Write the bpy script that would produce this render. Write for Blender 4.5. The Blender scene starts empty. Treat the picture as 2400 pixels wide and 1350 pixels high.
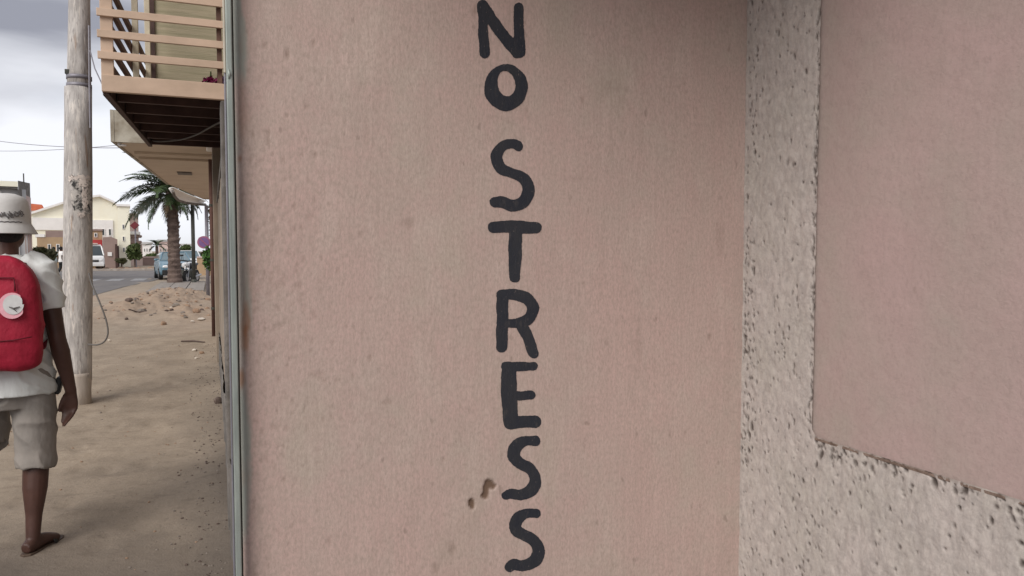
import bpy, math, random
import numpy as np
from mathutils import Vector, Matrix, Euler

random.seed(7)
R = math.radians
SC = bpy.context.scene
COL = SC.collection

# ---------------------------------------------------------------- camera
F = 1733.0                      # focal length in photo pixels (photo 2400 wide)
YAW, PITCH, CAMH = R(22.1), R(2.87), 1.45
cam_d = bpy.data.cameras.new('camera')
cam_d.sensor_width = 36.0
cam_d.lens = 36.0 * F / 2400.0
cam_d.clip_start = 0.05
cam_d.clip_end = 5000
cam = bpy.data.objects.new('camera', cam_d)
COL.objects.link(cam)
cam.location = (0, 0, CAMH)
cam.rotation_euler = (R(90) - PITCH, 0, -YAW)
SC.camera = cam

# ---------------------------------------------------------------- sky, sun, exposure
SUN_EL, SUN_AZ = R(38), R(228)   # sun behind the camera, a little to the left
w = bpy.data.worlds.new('World')
SC.world = w
w.use_nodes = True
nt = w.node_tree
nt.nodes.clear()
def N(tree, typ, **kw):
    n = tree.nodes.new(typ)
    for k, v in kw.items():
        setattr(n, k, v)
    return n
sky = N(nt, 'ShaderNodeTexSky', sky_type='NISHITA', sun_disc=False)
sky.sun_elevation = SUN_EL
sky.sun_rotation = SUN_AZ
sky.air_density = 1.0
sky.dust_density = 2.0
tc = N(nt, 'ShaderNodeTexCoord')
mp = N(nt, 'ShaderNodeMapping')
mp.inputs['Scale'].default_value = (1.0, 1.0, 4.0)
mp.inputs['Location'].default_value = (1.7, 0.9, 0.36)
nt.links.new(tc.outputs['Generated'], mp.inputs[0])
n1 = N(nt, 'ShaderNodeTexNoise')
n1.inputs['Scale'].default_value = 1.9
n1.inputs['Detail'].default_value = 7
n1.inputs['Roughness'].default_value = 0.44
n1.inputs['Distortion'].default_value = 0.35
nt.links.new(mp.outputs[0], n1.inputs['Vector'])
n2 = N(nt, 'ShaderNodeTexNoise')
n2.inputs['Scale'].default_value = 1.3
n2.inputs['Detail'].default_value = 5
mp2 = N(nt, 'ShaderNodeMapping')
mp2.inputs['Scale'].default_value = (1.0, 1.0, 3.0)
mp2.inputs['Location'].default_value = (5.2, 1.7, 0.4)
nt.links.new(tc.outputs['Generated'], mp2.inputs[0])
nt.links.new(mp2.outputs[0], n2.inputs['Vector'])
rc = N(nt, 'ShaderNodeValToRGB')        # cloud tone: grey undersides to white
rc.color_ramp.elements[0].position = 0.36
rc.color_ramp.elements[0].color = (2.0, 2.08, 2.45, 1)
rc.color_ramp.elements[1].position = 0.58
rc.color_ramp.elements[1].color = (5.7, 5.8, 6.15, 1)
nt.links.new(n1.outputs['Fac'], rc.inputs[0])
rm = N(nt, 'ShaderNodeValToRGB')        # cover: nearly closed, thin spots let the blue through
rm.color_ramp.elements[0].position = 0.30
rm.color_ramp.elements[0].color = (0.6, 0.6, 0.6, 1)
rm.color_ramp.elements[1].position = 0.5
rm.color_ramp.elements[1].color = (1, 1, 1, 1)
nt.links.new(n2.outputs['Fac'], rm.inputs[0])
mx = N(nt, 'ShaderNodeMix', data_type='RGBA')
nt.links.new(rm.outputs[0], mx.inputs['Factor'])
nt.links.new(sky.outputs[0], mx.inputs['A'])
nt.links.new(rc.outputs[0], mx.inputs['B'])
bg = N(nt, 'ShaderNodeBackground')
bg.inputs['Strength'].default_value = 0.1
nt.links.new(mx.outputs['Result'], bg.inputs['Color'])
wo = N(nt, 'ShaderNodeOutputWorld')
nt.links.new(bg.outputs[0], wo.inputs['Surface'])

sd = bpy.data.lights.new('sun', 'SUN')
sd.energy = 1.5
sd.angle = R(38)
sd.color = (1.0, 0.95, 0.88)
sun = bpy.data.objects.new('sun', sd)
COL.objects.link(sun)
# direction the light travels: from azimuth SUN_AZ (clockwise from +Y)
sdir = Vector((math.sin(SUN_AZ) * math.cos(SUN_EL), math.cos(SUN_AZ) * math.cos(SUN_EL), math.sin(SUN_EL)))
sun.rotation_euler = (-sdir).to_track_quat('-Z', 'Y').to_euler()
SC.view_settings.view_transform = 'Standard'
SC.view_settings.look = 'None'
SC.view_settings.gamma = 1.0
SC.view_settings.exposure = 0.76
SC.view_settings.use_curve_mapping = False

# ---------------------------------------------------------------- camera-derived measuring helpers
CF = Vector((math.sin(YAW) * math.cos(PITCH), math.cos(YAW) * math.cos(PITCH), -math.sin(PITCH)))
CR = Vector((math.cos(YAW), -math.sin(YAW), 0))
CU = CR.cross(CF)
CP = Vector((0, 0, CAMH))
def ray(px, py):
    return CF + CR * ((px - 1200) / F) + CU * ((675 - py) / F)
def P(px, py, d):
    return CP + ray(px, py) * d
def onZ(px, py, z=0.0):
    r = ray(px, py); return CP + r * ((z - CAMH) / r.z)
def onY(px, py, y):
    r = ray(px, py); return CP + r * (y / r.y)
def onX(px, py, x):
    r = ray(px, py); return CP + r * (x / r.x)
def proj(x, y, z):
    dx, dy, dz = x, y, z - CAMH
    d = dx * CF.x + dy * CF.y + dz * CF.z
    a = dx * CR.x + dy * CR.y + dz * CR.z
    b = dx * CU.x + dy * CU.y + dz * CU.z
    return 1200 + F * a / d, 675 - F * b / d

# ---------------------------------------------------------------- numpy noise
def vnoise(x, y, seed=0):
    xi = np.floor(x).astype(np.int64); yi = np.floor(y).astype(np.int64)
    fx = x - xi; fy = y - yi
    fx = fx * fx * (3 - 2 * fx); fy = fy * fy * (3 - 2 * fy)
    def h(a, b):
        n = (a * 374761393 + b * 668265263 + seed * 1442695041) & 0xffffffff
        n = ((n ^ (n >> 13)) * 1274126177) & 0xffffffff
        return ((n ^ (n >> 16)) & 0xffff) / 65535.0
    a = h(xi, yi); b = h(xi + 1, yi); c = h(xi, yi + 1); d = h(xi + 1, yi + 1)
    return (a * (1 - fx) + b * fx) * (1 - fy) + (c * (1 - fx) + d * fx) * fy
def fbm(x, y, oct=4, seed=0, gain=.5):
    s = 0; a = 1; t = 0
    for i in range(oct):
        s = s + a * vnoise(x * 2 ** i + 17.3 * i, y * 2 ** i - 9.1 * i, seed + i); t += a; a *= gain
    return s / t

# ---------------------------------------------------------------- materials
MATS = {}
def newmat(name):
    m = bpy.data.materials.new(name); m.use_nodes = True
    t = m.node_tree; b = t.nodes['Principled BSDF']
    MATS[name] = m
    return m, t, b
def mix(t, fac, a, b, mode='MIX'):
    n = N(t, 'ShaderNodeMix', data_type='RGBA', blend_type=mode)
    for key, val in (('Factor', fac), ('A', a), ('B', b)):
        if hasattr(val, 'links') or isinstance(val, bpy.types.NodeSocket):
            t.links.new(val, n.inputs[key])
        elif key == 'Factor':
            n.inputs[key].default_value = val
        else:
            n.inputs[key].default_value = (*val, 1) if len(val) == 3 else val
    return n.outputs['Result']
def noise(t, scale, detail=4, rough=.5, vec=None, stretch=None, dist=0, loc=(0, 0, 0)):
    n = N(t, 'ShaderNodeTexNoise')
    n.inputs['Scale'].default_value = scale
    n.inputs['Detail'].default_value = detail
    n.inputs['Roughness'].default_value = rough
    n.inputs['Distortion'].default_value = dist
    tcn = N(t, 'ShaderNodeTexCoord')
    mpn = N(t, 'ShaderNodeMapping')
    mpn.inputs['Scale'].default_value = stretch or (1, 1, 1)
    mpn.inputs['Location'].default_value = loc
    t.links.new(vec or tcn.outputs['Object'], mpn.inputs[0])
    t.links.new(mpn.outputs[0], n.inputs['Vector'])
    return n.outputs['Fac']
def ramp(t, fac, p0, p1, c0=(0, 0, 0), c1=(1, 1, 1)):
    r = N(t, 'ShaderNodeValToRGB')
    r.color_ramp.elements[0].position = p0; r.color_ramp.elements[0].color = (*c0, 1)
    r.color_ramp.elements[1].position = p1; r.color_ramp.elements[1].color = (*c1, 1)
    t.links.new(fac, r.inputs[0])
    return r.outputs[0]
def bump(t, b, h, strength=.3, dist=.01, chain=None):
    n = N(t, 'ShaderNodeBump')
    n.inputs['Strength'].default_value = strength
    n.inputs['Distance'].default_value = dist
    t.links.new(h, n.inputs['Height'])
    if chain is not None: t.links.new(chain, n.inputs['Normal'])
    t.links.new(n.outputs[0], b.inputs['Normal'])
    return n.outputs[0]
def simple(name, c, c2=None, scale=8, rough=.85, metal=0.0, bscale=40, bstr=.2, bdist=.004, stretch=None, p=(.35, .65), spec=.3):
    m, t, b = newmat(name)
    c2 = c2 or tuple(v * .7 for v in c)
    f = noise(t, scale, 5, .6, stretch=stretch)
    t.links.new(mix(t, ramp(t, f, *p), c, c2), b.inputs['Base Color'])
    b.inputs['Roughness'].default_value = rough
    b.inputs['Metallic'].default_value = metal
    b.inputs['Specular IOR Level'].default_value = spec
    if bstr: bump(t, b, noise(t, bscale, 4, .6, stretch=stretch), bstr, bdist)
    return m

def wall_paint():
    m, t, b = newmat('pink_wall_paint')
    big = ramp(t, noise(t, 1.3, 3, .5), .35, .65)
    base = mix(t, big, (.51, .400, .360), (.485, .412, .356))
    mot = ramp(t, noise(t, 9, 5, .65), .3, .7)
    base = mix(t, mot, base, (.53, .380, .348))
    # greenish and rosy blotches of old touch-up paint
    bl = ramp(t, noise(t, 3.1, 4, .6, stretch=(1, 1, .5), loc=(3, 1, 2)), .56, .72, (0, 0, 0), (.6, .6, .6))
    base = mix(t, bl, base, (.43, .395, .32))
    rs = ramp(t, noise(t, 2.3, 4, .6, stretch=(1, 1, .6), loc=(11, 4, 6)), .45, .66, (0, 0, 0), (.75, .75, .75))
    base = mix(t, rs, base, (.555, .388, .355))
    rs2 = ramp(t, noise(t, 7.5, 4, .6, stretch=(1, 1, .45), loc=(1, 14, 9)), .54, .66, (0, 0, 0), (.45, .45, .45))
    base = mix(t, rs2, base, (.58, .47, .42))
    st = ramp(t, noise(t, 5, 4, .6, stretch=(14, 14, .5)), .35, .75, (0, 0, 0), (.38, .38, .38))
    base = mix(t, st, base, (.395, .31, .27))
    gr = ramp(t, noise(t, 120, 3, .7, stretch=(1, 1, .6)), .38, .70, (0, 0, 0), (.75, .75, .75))
    base = mix(t, gr, base, (.365, .29, .25))
    sp = ramp(t, noise(t, 26, 3, .5, stretch=(1, 1, .55), loc=(7, 0, 0)), .67, .74, (0, 0, 0), (.55, .55, .55))
    base = mix(t, sp, base, (.25, .195, .165))
    at = N(t, 'ShaderNodeAttribute', attribute_name='chip')
    base = mix(t, at.outputs['Fac'], base, (.16, .105, .075))
    ae = N(t, 'ShaderNodeAttribute', attribute_name='edge')
    base = mix(t, ae.outputs['Fac'], base, (.34, .36, .32))
    ar = N(t, 'ShaderNodeAttribute', attribute_name='rust')
    base = mix(t, ar.outputs['Fac'], base, (.33, .17, .10))
    t.links.new(base, b.inputs['Base Color'])
    b.inputs['Roughness'].default_value = .72
    b.inputs['Specular IOR Level'].default_value = .25
    b1 = N(t, 'ShaderNodeBump'); b1.inputs['Strength'].default_value = .5; b1.inputs['Distance'].default_value = .0024
    t.links.new(noise(t, 120, 4, .65, stretch=(1, 1, .3)), b1.inputs['Height'])
    bump(t, b, noise(t, 260, 2, .5), .35, .0012, b1.outputs[0])
    return m
def rough_paint():
    m, t, b = newmat('rough_white_plaster')
    base = mix(t, ramp(t, noise(t, 4, 5, .6), .35, .65), (.54, .480, .452), (.49, .45, .41))
    base = mix(t, ramp(t, noise(t, 60, 4, .7, stretch=(1, 1, .5)), .4, .72, (0, 0, 0), (.8, .8, .8)), base, (.33, .295, .28))
    base = mix(t, ramp(t, noise(t, 17, 5, .75, stretch=(1, 1, .5), loc=(3, 3, 3)), .5, .68, (0, 0, 0), (.6, .6, .6)), base, (.36, .32, .305))
    base = mix(t, ramp(t, noise(t, 30, 4, .6, dist=1.2), .47, .5, (0, 0, 0), (.16, .16, .16)), base, (.66, .61, .57))
    at = N(t, 'ShaderNodeAttribute', attribute_name='pit')
    base = mix(t, at.outputs['Fac'], base, (.12, .10, .09))
    ad = N(t, 'ShaderNodeAttribute', attribute_name='dust')
    base = mix(t, ad.outputs['Fac'], base, (.17, .115, .09))
    t.links.new(base, b.inputs['Base Color'])
    b.inputs['Roughness'].default_value = .9
    b.inputs['Specular IOR Level'].default_value = .15
    bump(t, b, noise(t, 140, 4, .6), .6, .003)
    return m
def dirt_ground():
    m, t, b = newmat('sandy_dirt')
    big = ramp(t, noise(t, .35, 5, .55, stretch=(1, .5, 1)), .35, .65)
    base = mix(t, big, (.40, .325, .25), (.34, .28, .22))
    base = mix(t, ramp(t, noise(t, 2.2, 6, .65, stretch=(1, .8, 1)), .35, .65, (0, 0, 0), (.85, .85, .85)), base, (.27, .22, .17))
    base = mix(t, ramp(t, noise(t, 5.5, 5, .7, stretch=(.7, 1.6, 1), loc=(2, 7, 0)), .52, .68, (0, 0, 0), (.55, .55, .55)), base, (.22, .175, .135))
    base = mix(t, ramp(t, noise(t, 34, 4, .7), .55, .75, (0, 0, 0), (.6, .6, .6)), base, (.17, .135, .11))
    base = mix(t, ramp(t, noise(t, 55, 2, .5, loc=(4, 4, 0)), .70, .76, (0, 0, 0), (.5, .5, .5)), base, (.50, .45, .38))
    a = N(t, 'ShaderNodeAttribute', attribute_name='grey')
    base = mix(t, a.outputs['Fac'], base, (.115, .098, .086))  # darker dirt by the wall, plus foreground shade painted into the colour
    a2 = N(t, 'ShaderNodeAttribute', attribute_name='clay')
    base = mix(t, a2.outputs['Fac'], base, (.36, .25, .18))
    t.links.new(base, b.inputs['Base Color'])
    b.inputs['Roughness'].default_value = .95
    b.inputs['Specular IOR Level'].default_value = .1
    b1 = N(t, 'ShaderNodeBump'); b1.inputs['Strength'].default_value = .5; b1.inputs['Distance'].default_value = .02
    t.links.new(noise(t, 14, 6, .7), b1.inputs['Height'])
    bump(t, b, noise(t, 110, 4, .6), .5, .004, b1.outputs[0])
    return m
def pole_mat():
    m, t, b = newmat('weathered_pole')
    base = mix(t, ramp(t, noise(t, 5, 6, .7, stretch=(3, 3, .6)), .38, .62), (.56, .53, .505), (.35, .325, .31))
    base = mix(t, ramp(t, noise(t, 18, 5, .7, stretch=(4, 4, .45), loc=(1, 5, 2)), .52, .66, (0, 0, 0), (.8, .8, .8)), base, (.19, .17, .16))
    base = mix(t, ramp(t, noise(t, 9, 5, .65, stretch=(3, 3, .5), loc=(9, 0, 0)), .56, .64, (0, 0, 0), (.85, .85, .85)), base, (.66, .61, .56))
    base = mix(t, ramp(t, noise(t, 3, 4, .6, stretch=(5, 5, .5), loc=(2, 2, 9)), .62, .70, (0, 0, 0), (.6, .6, .6)), base, (.30, .17, .09))
    t.links.new(base, b.inputs['Base Color'])
    b.inputs['Roughness'].default_value = .85
    bump(t, b, noise(t, 30, 5, .6, stretch=(3, 3, .4)), .6, .006)
    return m

M_WALL = wall_paint(); M_ROUGH = rough_paint(); M_DIRT = dirt_ground(); M_POLE = pole_mat()
def panel_paint():
    m, t, b = newmat('pink_panel_paint')
    base = mix(t, ramp(t, noise(t, 2.4, 4, .6), .35, .65), (.470, .345, .330), (.415, .342, .308))
    base = mix(t, ramp(t, noise(t, 6.5, 5, .65, stretch=(1, 1, .7), loc=(4, 2, 8)), .42, .66, (0, 0, 0), (.6, .6, .6)), base, (.43, .315, .298))
    base = mix(t, ramp(t, noise(t, 90, 3, .7, stretch=(1, 1, .6)), .45, .72, (0, 0, 0), (.4, .4, .4)), base, (.33, .255, .235))
    base = mix(t, ramp(t, noise(t, 16, 3, .5, loc=(2, 9, 1)), .70, .78, (0, 0, 0), (.45, .45, .45)), base, (.30, .235, .20))
    t.links.new(base, b.inputs['Base Color'])
    b.inputs['Roughness'].default_value = .75; b.inputs['Specular IOR Level'].default_value = .2
    b1 = N(t, 'ShaderNodeBump'); b1.inputs['Strength'].default_value = .5; b1.inputs['Distance'].default_value = .006
    t.links.new(noise(t, 18, 4, .6), b1.inputs['Height'])
    bump(t, b, noise(t, 130, 4, .6), .45, .002, b1.outputs[0])
    return m
M_PINK2 = panel_paint()
def ink():
    m, t, b = newmat('blue_black_paint')
    base = mix(t, ramp(t, noise(t, 14, 5, .65, stretch=(1, 1, .5)), .3, .7), (.020, .023, .034), (.036, .037, .042))
    base = mix(t, ramp(t, noise(t, 60, 4, .7, stretch=(1, 1, .35)), .58, .72, (0, 0, 0), (.55, .55, .55)), base, (.075, .068, .066))
    base = mix(t, ramp(t, noise(t, 150, 3, .7, stretch=(1, 1, .5), loc=(5, 0, 1)), .66, .72, (0, 0, 0), (.7, .7, .7)), base, (.20, .16, .145))
    t.links.new(base, b.inputs['Base Color'])
    b.inputs['Roughness'].default_value = .68; b.inputs['Specular IOR Level'].default_value = .25
    b1 = N(t, 'ShaderNodeBump'); b1.inputs['Strength'].default_value = .5; b1.inputs['Distance'].default_value = .0024
    t.links.new(noise(t, 120, 4, .65, stretch=(1, 1, .3)), b1.inputs['Height'])
    bump(t, b, noise(t, 260, 2, .5), .35, .0012, b1.outputs[0])
    return m
M_INK = ink()
M_CHIP = simple('exposed_plaster', (.17, .115, .08), (.10, .07, .05), 60, .95, bscale=150, bstr=.6)
M_ASPH = simple('asphalt', (.135, .125, .125), (.175, .16, .15), 1.2, .92, bscale=90, bstr=.3, stretch=(1, .3, 1))
M_MARK = simple('faded_road_paint', (.34, .34, .34), (.2, .19, .19), 5, .8, bstr=.1)
M_PAVE = simple('pavement_concrete', (.30, .265, .235), (.21, .185, .165), 3, .9)
M_KERB = simple('kerb_stone', (.40, .36, .32), (.27, .23, .2), 3, .9)
M_TAN = simple('dirty_tan_plaster', (.36, .29, .23), (.25, .21, .165), 3.5, .9, bscale=35, bstr=.5, bdist=.008, stretch=(1, 1, .5))
M_GREYPL = simple('grey_plinth_plaster', (.22, .20, .185), (.12, .11, .10), 5, .95, bscale=25, bstr=.7, bdist=.012)
M_STEEL = simple('tarnished_steel_paint', (.36, .40, .37), (.22, .25, .235), 7, .5, metal=.25, bscale=60, bstr=.25, bdist=.001, stretch=(3, 3, .5), spec=.5)
M_STEELD = simple('dark_steel', (.05, .055, .05), (.09, .085, .07), 9, .6, metal=.3, bscale=60)
M_CREAM = simple('cream_trim_paint', (.60, .55, .46), (.42, .37, .30), 9, .7, stretch=(1, 1, .4))
M_BALC = simple('balcony_beige_paint', (.60, .45, .345), (.50, .375, .285), 7, .7, bscale=50, stretch=(.5, .5, 1))
M_BALBR = simple('balcony_dark_brown', (.17, .095, .07), (.10, .055, .042), 7, .7, bscale=50)
M_POSTC = simple('balcony_cream_post', (.66, .59, .44), (.52, .45, .34), 7, .7)
M_PANEL = simple('reed_green_beige_board', (.44, .38, .27), (.33, .30, .20), 3, .8, bscale=12, bstr=.4, bdist=.01, stretch=(.4, .4, 8))
M_DARKW = simple('dark_stained_timber', (.095, .055, .048), (.055, .032, .028), 5, .7, bscale=30, stretch=(1, 6, 1))
M_SOFF = simple('soffit_plaster', (.62, .53, .43), (.54, .45, .36), 1.2, .9, bscale=30)
M_FASC = simple('stained_fascia', (.50, .47, .40), (.24, .20, .15), 3.5, .9, bscale=20, bstr=.5)
M_WHITE = simple('white_render', (.84, .82, .80), (.76, .74, .72), 1.0, .85, bscale=12)
M_WHITE2 = simple('greyish_white_render', (.56, .56, .56), (.46, .46, .46), .9, .85, bscale=12)
M_CREAMW = simple('cream_render', (.90, .88, .74), (.88, .84, .68), .6, .85)
M_OCHRE = simple('ochre_render', (.46, .33, .20), (.36, .25, .16), .8, .9)
M_MAUVE = simple('brown_pink_render', (.33, .24, .21), (.26, .19, .17), .8, .9)
M_PINKW = simple('pale_pink_render', (.66, .52, .48), (.55, .42, .38), .8, .85)
M_REDROOF = simple('orange_red_roof', (.58, .16, .08), (.42, .11, .06), 2, .8)
M_RED = simple('red_sign_paint', (.5, .06, .06), (.4, .05, .05), 3, .5)
M_DRED = simple('dark_red_sign', (.16, .02, .03), (.10, .015, .02), 3, .5)
M_GLASSD = simple('dark_window_glass', (.035, .045, .05), (.05, .06, .065), 1, .12, bstr=0, spec=.6)
M_GLASSB = simple('windscreen_glass', (.10, .15, .17), (.16, .2, .22), 1, .08, bstr=0, spec=.8)
M_BLUE = simple('pale_blue_car_paint', (.10, .19, .25), (.13, .22, .28), 1, .25, bstr=0, spec=.6)
M_CARW = simple('white_car_paint', (.72, .72, .72), (.66, .66, .66), 1, .3, bstr=0, spec=.5)
M_TYRE = simple('tyre_rubber', (.02, .02, .02), (.03, .03, .03), 9, .9)
M_RIM = simple('alloy', (.45, .45, .46), (.35, .35, .36), 4, .35, metal=.8, bstr=0)
M_BLACKP = simple('black_plastic', (.02, .02, .022), (.035, .035, .035), 9, .5)
M_LAMP = simple('headlight_glass', (.75, .76, .76), (.6, .6, .62), 3, .15, bstr=0, spec=.8)
M_TRUNK = simple('palm_trunk_bark', (.19, .14, .118), (.085, .06, .052), 2.2, .95, bscale=10, bstr=.8, bdist=.03, stretch=(1, 1, 3))
M_LEAF = simple('palm_leaf_green', (.040, .070, .030), (.075, .105, .035), 3, .55, bstr=0)
M_LEAFD = simple('palm_leaf_dull', (.030, .042, .028), (.055, .05, .035), 3, .6, bstr=0)
M_DEAD = simple('dead_palm_leaf', (.16, .11, .065), (.10, .07, .045), 3, .8, bstr=0)
M_BUSH = simple('bush_leaf', (.050, .080, .026), (.09, .11, .035), 2, .7, bstr=0)
M_BUSHO = simple('olive_leaf', (.075, .085, .035), (.11, .10, .05), 2, .7, bstr=0)
M_BUSHG = simple('bright_leaf', (.08, .19, .04), (.05, .12, .03), 2, .6, bstr=0)
M_SKIN = simple('dark_brown_skin', (.095, .044, .033), (.058, .027, .020), 5, .5, bscale=160, bstr=.15, bdist=.001, spec=.4)
M_HAIR = simple('black_hair', (.010, .009, .009), (.02, .018, .017), 60, .8, bscale=300, bstr=.8, bdist=.003)
M_SHIRT = simple('pale_grey_cotton', (.68, .70, .70), (.58, .60, .59), 6, .9, bscale=7, bstr=.45, bdist=.03, stretch=(1, 1, .5))
M_SHORT = simple('khaki_cotton', (.29, .26, .235), (.215, .20, .185), 5, .95, bscale=8, bstr=.5, bdist=.025, stretch=(1, 1, .6))
M_PACK = simple('red_nylon', (.40, .016, .045), (.27, .010, .028), 6, .62, bscale=8, bstr=.5, bdist=.03, stretch=(1, 1, .7))
M_PACKD = simple('dark_red_piping', (.13, .006, .016), (.10, .005, .012), 4, .6, bstr=0)
M_PINKRING = simple('pink_print', (.80, .42, .48), (.75, .36, .42), 9, .6, bstr=0)
M_WPRINT = simple('white_print', (.62, .62, .62), (.55, .55, .55), 30, .6, bstr=0)
M_GPRINT = simple('grey_print', (.16, .15, .15), (.12, .11, .11), 9, .6, bstr=0)
M_HAT = simple('white_hat_cotton', (.62, .61, .60), (.54, .53, .52), 8, .9, bscale=60, bstr=.3)
M_SOLE = simple('brown_leather', (.07, .045, .033), (.10, .07, .05), 14, .7)
M_STONE = simple('grey_stone', (.24, .205, .175), (.16, .135, .115), 6, .95, bscale=12, bstr=.6, bdist=.02)
M_STONEW = simple('pale_stone', (.62, .56, .48), (.48, .42, .36), 6, .95, bscale=12, bstr=.5, bdist=.01)
M_STONEB = simple('brown_stone', (.13, .095, .08), (.09, .065, .055), 6, .95, bscale=12, bstr=.5, bdist=.01)
M_STONEC = simple('clay_clod', (.33, .22, .15), (.24, .16, .11), 6, .95, bscale=12, bstr=.6, bdist=.02)
M_CABLE = simple('grey_cable', (.11, .10, .095), (.15, .14, .13), 9, .7, bstr=0)
M_CABLEB = simple('black_cable', (.03, .028, .026), (.05, .045, .04), 9, .7, bstr=0)
M_PAPER = simple('torn_paper', (.80, .72, .66), (.60, .52, .48), 14, .9, bstr=.2)
M_PAPERD = simple('weathered_print', (.05, .05, .05), (.50, .47, .44), 20, .85, p=(.42, .55))
M_PURP = simple('purple_sign_face', (.30, .12, .32), (.24, .09, .28), 4, .5, bstr=0)
M_MAG = simple('magenta_petals', (.15, .006, .05), (.22, .01, .09), 9, .6, bstr=0)
M_LILAC = simple('lilac_petals', (.36, .22, .42), (.45, .30, .50), 9, .6, bstr=0)
M_RUST = simple('rusty_brown_pipe', (.085, .045, .038), (.14, .075, .06), 4, .8, stretch=(1, 1, .4))
M_GALV = simple('galvanised_grey', (.27, .26, .29), (.2, .19, .22), 4, .5, metal=.3)

# ---------------------------------------------------------------- object helpers
WM = {}                               # world matrices of roots, by object name
def tag(o, label=None, cat=None, group=None, kind=None):
    if label: o['label'] = label
    if cat: o['category'] = cat
    if group: o['group'] = group
    if kind: o['kind'] = kind
    return o
def thing(name, label, cat, loc=(0, 0, 0), rz=0.0, group=None):
    o = bpy.data.objects.new(name, None); COL.objects.link(o)
    o.empty_display_size = .2
    o.location = loc; o.rotation_euler = (0, 0, rz)
    WM[o.name] = Matrix.Translation(Vector(loc)) @ Matrix.Rotation(rz, 4, 'Z')
    return tag(o, label, cat, group)
class MB:
    def __init__(s): s.v = []; s.f = []
    def add(s, vs, fs):
        k = len(s.v); s.v += [tuple(v) for v in vs]; s.f += [tuple(i + k for i in f) for f in fs]; return s
    def box(s, c, d, rot=None, taper=1.0):
        hx, hy, hz = d[0] / 2, d[1] / 2, d[2] / 2
        vs = []
        for z, q in ((-hz, 1.0), (hz, taper)):
            for x, y in ((-hx, -hy), (hx, -hy), (hx, hy), (-hx, hy)):
                v = Vector((x * q, y * q, z))
                if rot is not None: v = rot @ v
                vs.append(Vector(c) + v)
        return s.add(vs, [(0, 3, 2, 1), (4, 5, 6, 7), (0, 1, 5, 4), (1, 2, 6, 5), (2, 3, 7, 6), (3, 0, 4, 7)])
    def b2(s, a, b):                  # box from corner to corner
        a = Vector(a); b = Vector(b)
        return s.box((a + b) / 2, [abs(b[i] - a[i]) for i in range(3)])
    def tube(s, pts, rad, n=10, flat=1.0, cap=True, up=None):
        pts = [Vector(p) for p in pts]
        if not hasattr(rad, '__len__'): rad = [rad] * len(pts)
        rings = []
        prev = None
        for i, p in enumerate(pts):
            a = pts[max(i - 1, 0)]; b = pts[min(i + 1, len(pts) - 1)]
            d = (b - a).normalized()
            if prev is None:
                ref = Vector(up) if up else (Vector((0, 1, 0)) if abs(d.y) < .9 else Vector((1, 0, 0)))
                u = (ref - d * ref.dot(d)).normalized()
            else:
                u = (prev - d * prev.dot(d)).normalized()
            prev = u; v = d.cross(u)
            r = rad[i]
            ra, rb = (r if hasattr(r, '__len__') else (r, r * flat))
            rings.append([p + u * (ra * math.cos(2 * math.pi * k / n)) + v * (rb * math.sin(2 * math.pi * k / n)) for k in range(n)])
        vs = [q for r in rings for q in r]
        fs = []
        for i in range(len(rings) - 1):
            for k in range(n):
                a = i * n + k; b = i * n + (k + 1) % n
                fs.append((a, b, b + n, a + n))
        if cap:
            fs.append(tuple(reversed(range(n)))); fs.append(tuple((len(rings) - 1) * n + k for k in range(n)))
        return s.add(vs, fs)
    def ell(s, c, r, n=12, m=8, rot=None, jit=0):
        vs = []; fs = []
        for i in range(m + 1):
            ph = math.pi * i / m
            for k in range(n):
                th = 2 * math.pi * k / n
                j = 1 + (random.uniform(-jit, jit) if 0 < i < m else 0)
                v = Vector((r[0] * math.sin(ph) * math.cos(th) * j, r[1] * math.sin(ph) * math.sin(th) * j, r[2] * math.cos(ph)))
                if rot is not None: v = rot @ v
                vs.append(Vector(c) + v)
        for i in range(m):
            for k in range(n):
                a = i * n + k; b = i * n + (k + 1) % n
                fs.append((a, a + n, b + n, b))
        return s.add(vs, fs)
    def prism(s, poly, z0, z1):
        n = len(poly)
        s.add([(x, y, z0) for x, y in poly] + [(x, y, z1) for x, y in poly],
              [tuple(reversed(range(n))), tuple(range(n, 2 * n))] + [(k, (k + 1) % n, n + (k + 1) % n, n + k) for k in range(n)])
        return s
    def extr(s, poly, axis, a0, a1):  # polygon in the two other axes, extruded along axis
        n = len(poly)
        def mk(p, a):
            if axis == 'x': return (a, p[0], p[1])
            if axis == 'y': return (p[0], a, p[1])
            return (p[0], p[1], a)
        return s.add([mk(p, a0) for p in poly] + [mk(p, a1) for p in poly],
              [tuple(reversed(range(n))), tuple(range(n, 2 * n))] + [(k, (k + 1) % n, n + (k + 1) % n, n + k) for k in range(n)])
    def build(s, name, mat, parent=None, smooth=False, bevel=0, origin=None, local=False, attrs=None):
        me = bpy.data.meshes.new(name)
        vs = s.v
        if parent is not None and not local:
            inv = WM[parent.name].inverted(); vs = [inv @ Vector(v) for v in vs]
        if origin is not None: vs = [Vector(v) - Vector(origin) for v in vs]
        me.from_pydata([tuple(v) for v in vs], [], s.f)
        me.update()
        import bmesh
        bm = bmesh.new(); bm.from_mesh(me)
        bmesh.ops.recalc_face_normals(bm, faces=bm.faces)
        bm.to_mesh(me); bm.free()
        me.materials.append(mat)
        if smooth: me.polygons.foreach_set('use_smooth', [True] * len(me.polygons))
        o = bpy.data.objects.new(name, me); COL.objects.link(o)
        if origin is not None: o.location = origin
        if parent is not None:
            o.parent = parent; WM[o.name] = WM[parent.name]
        if bevel:
            bv = o.modifiers.new('bevel', 'BEVEL'); bv.width = bevel; bv.segments = 2; bv.limit_method = 'ANGLE'
        return o
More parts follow.
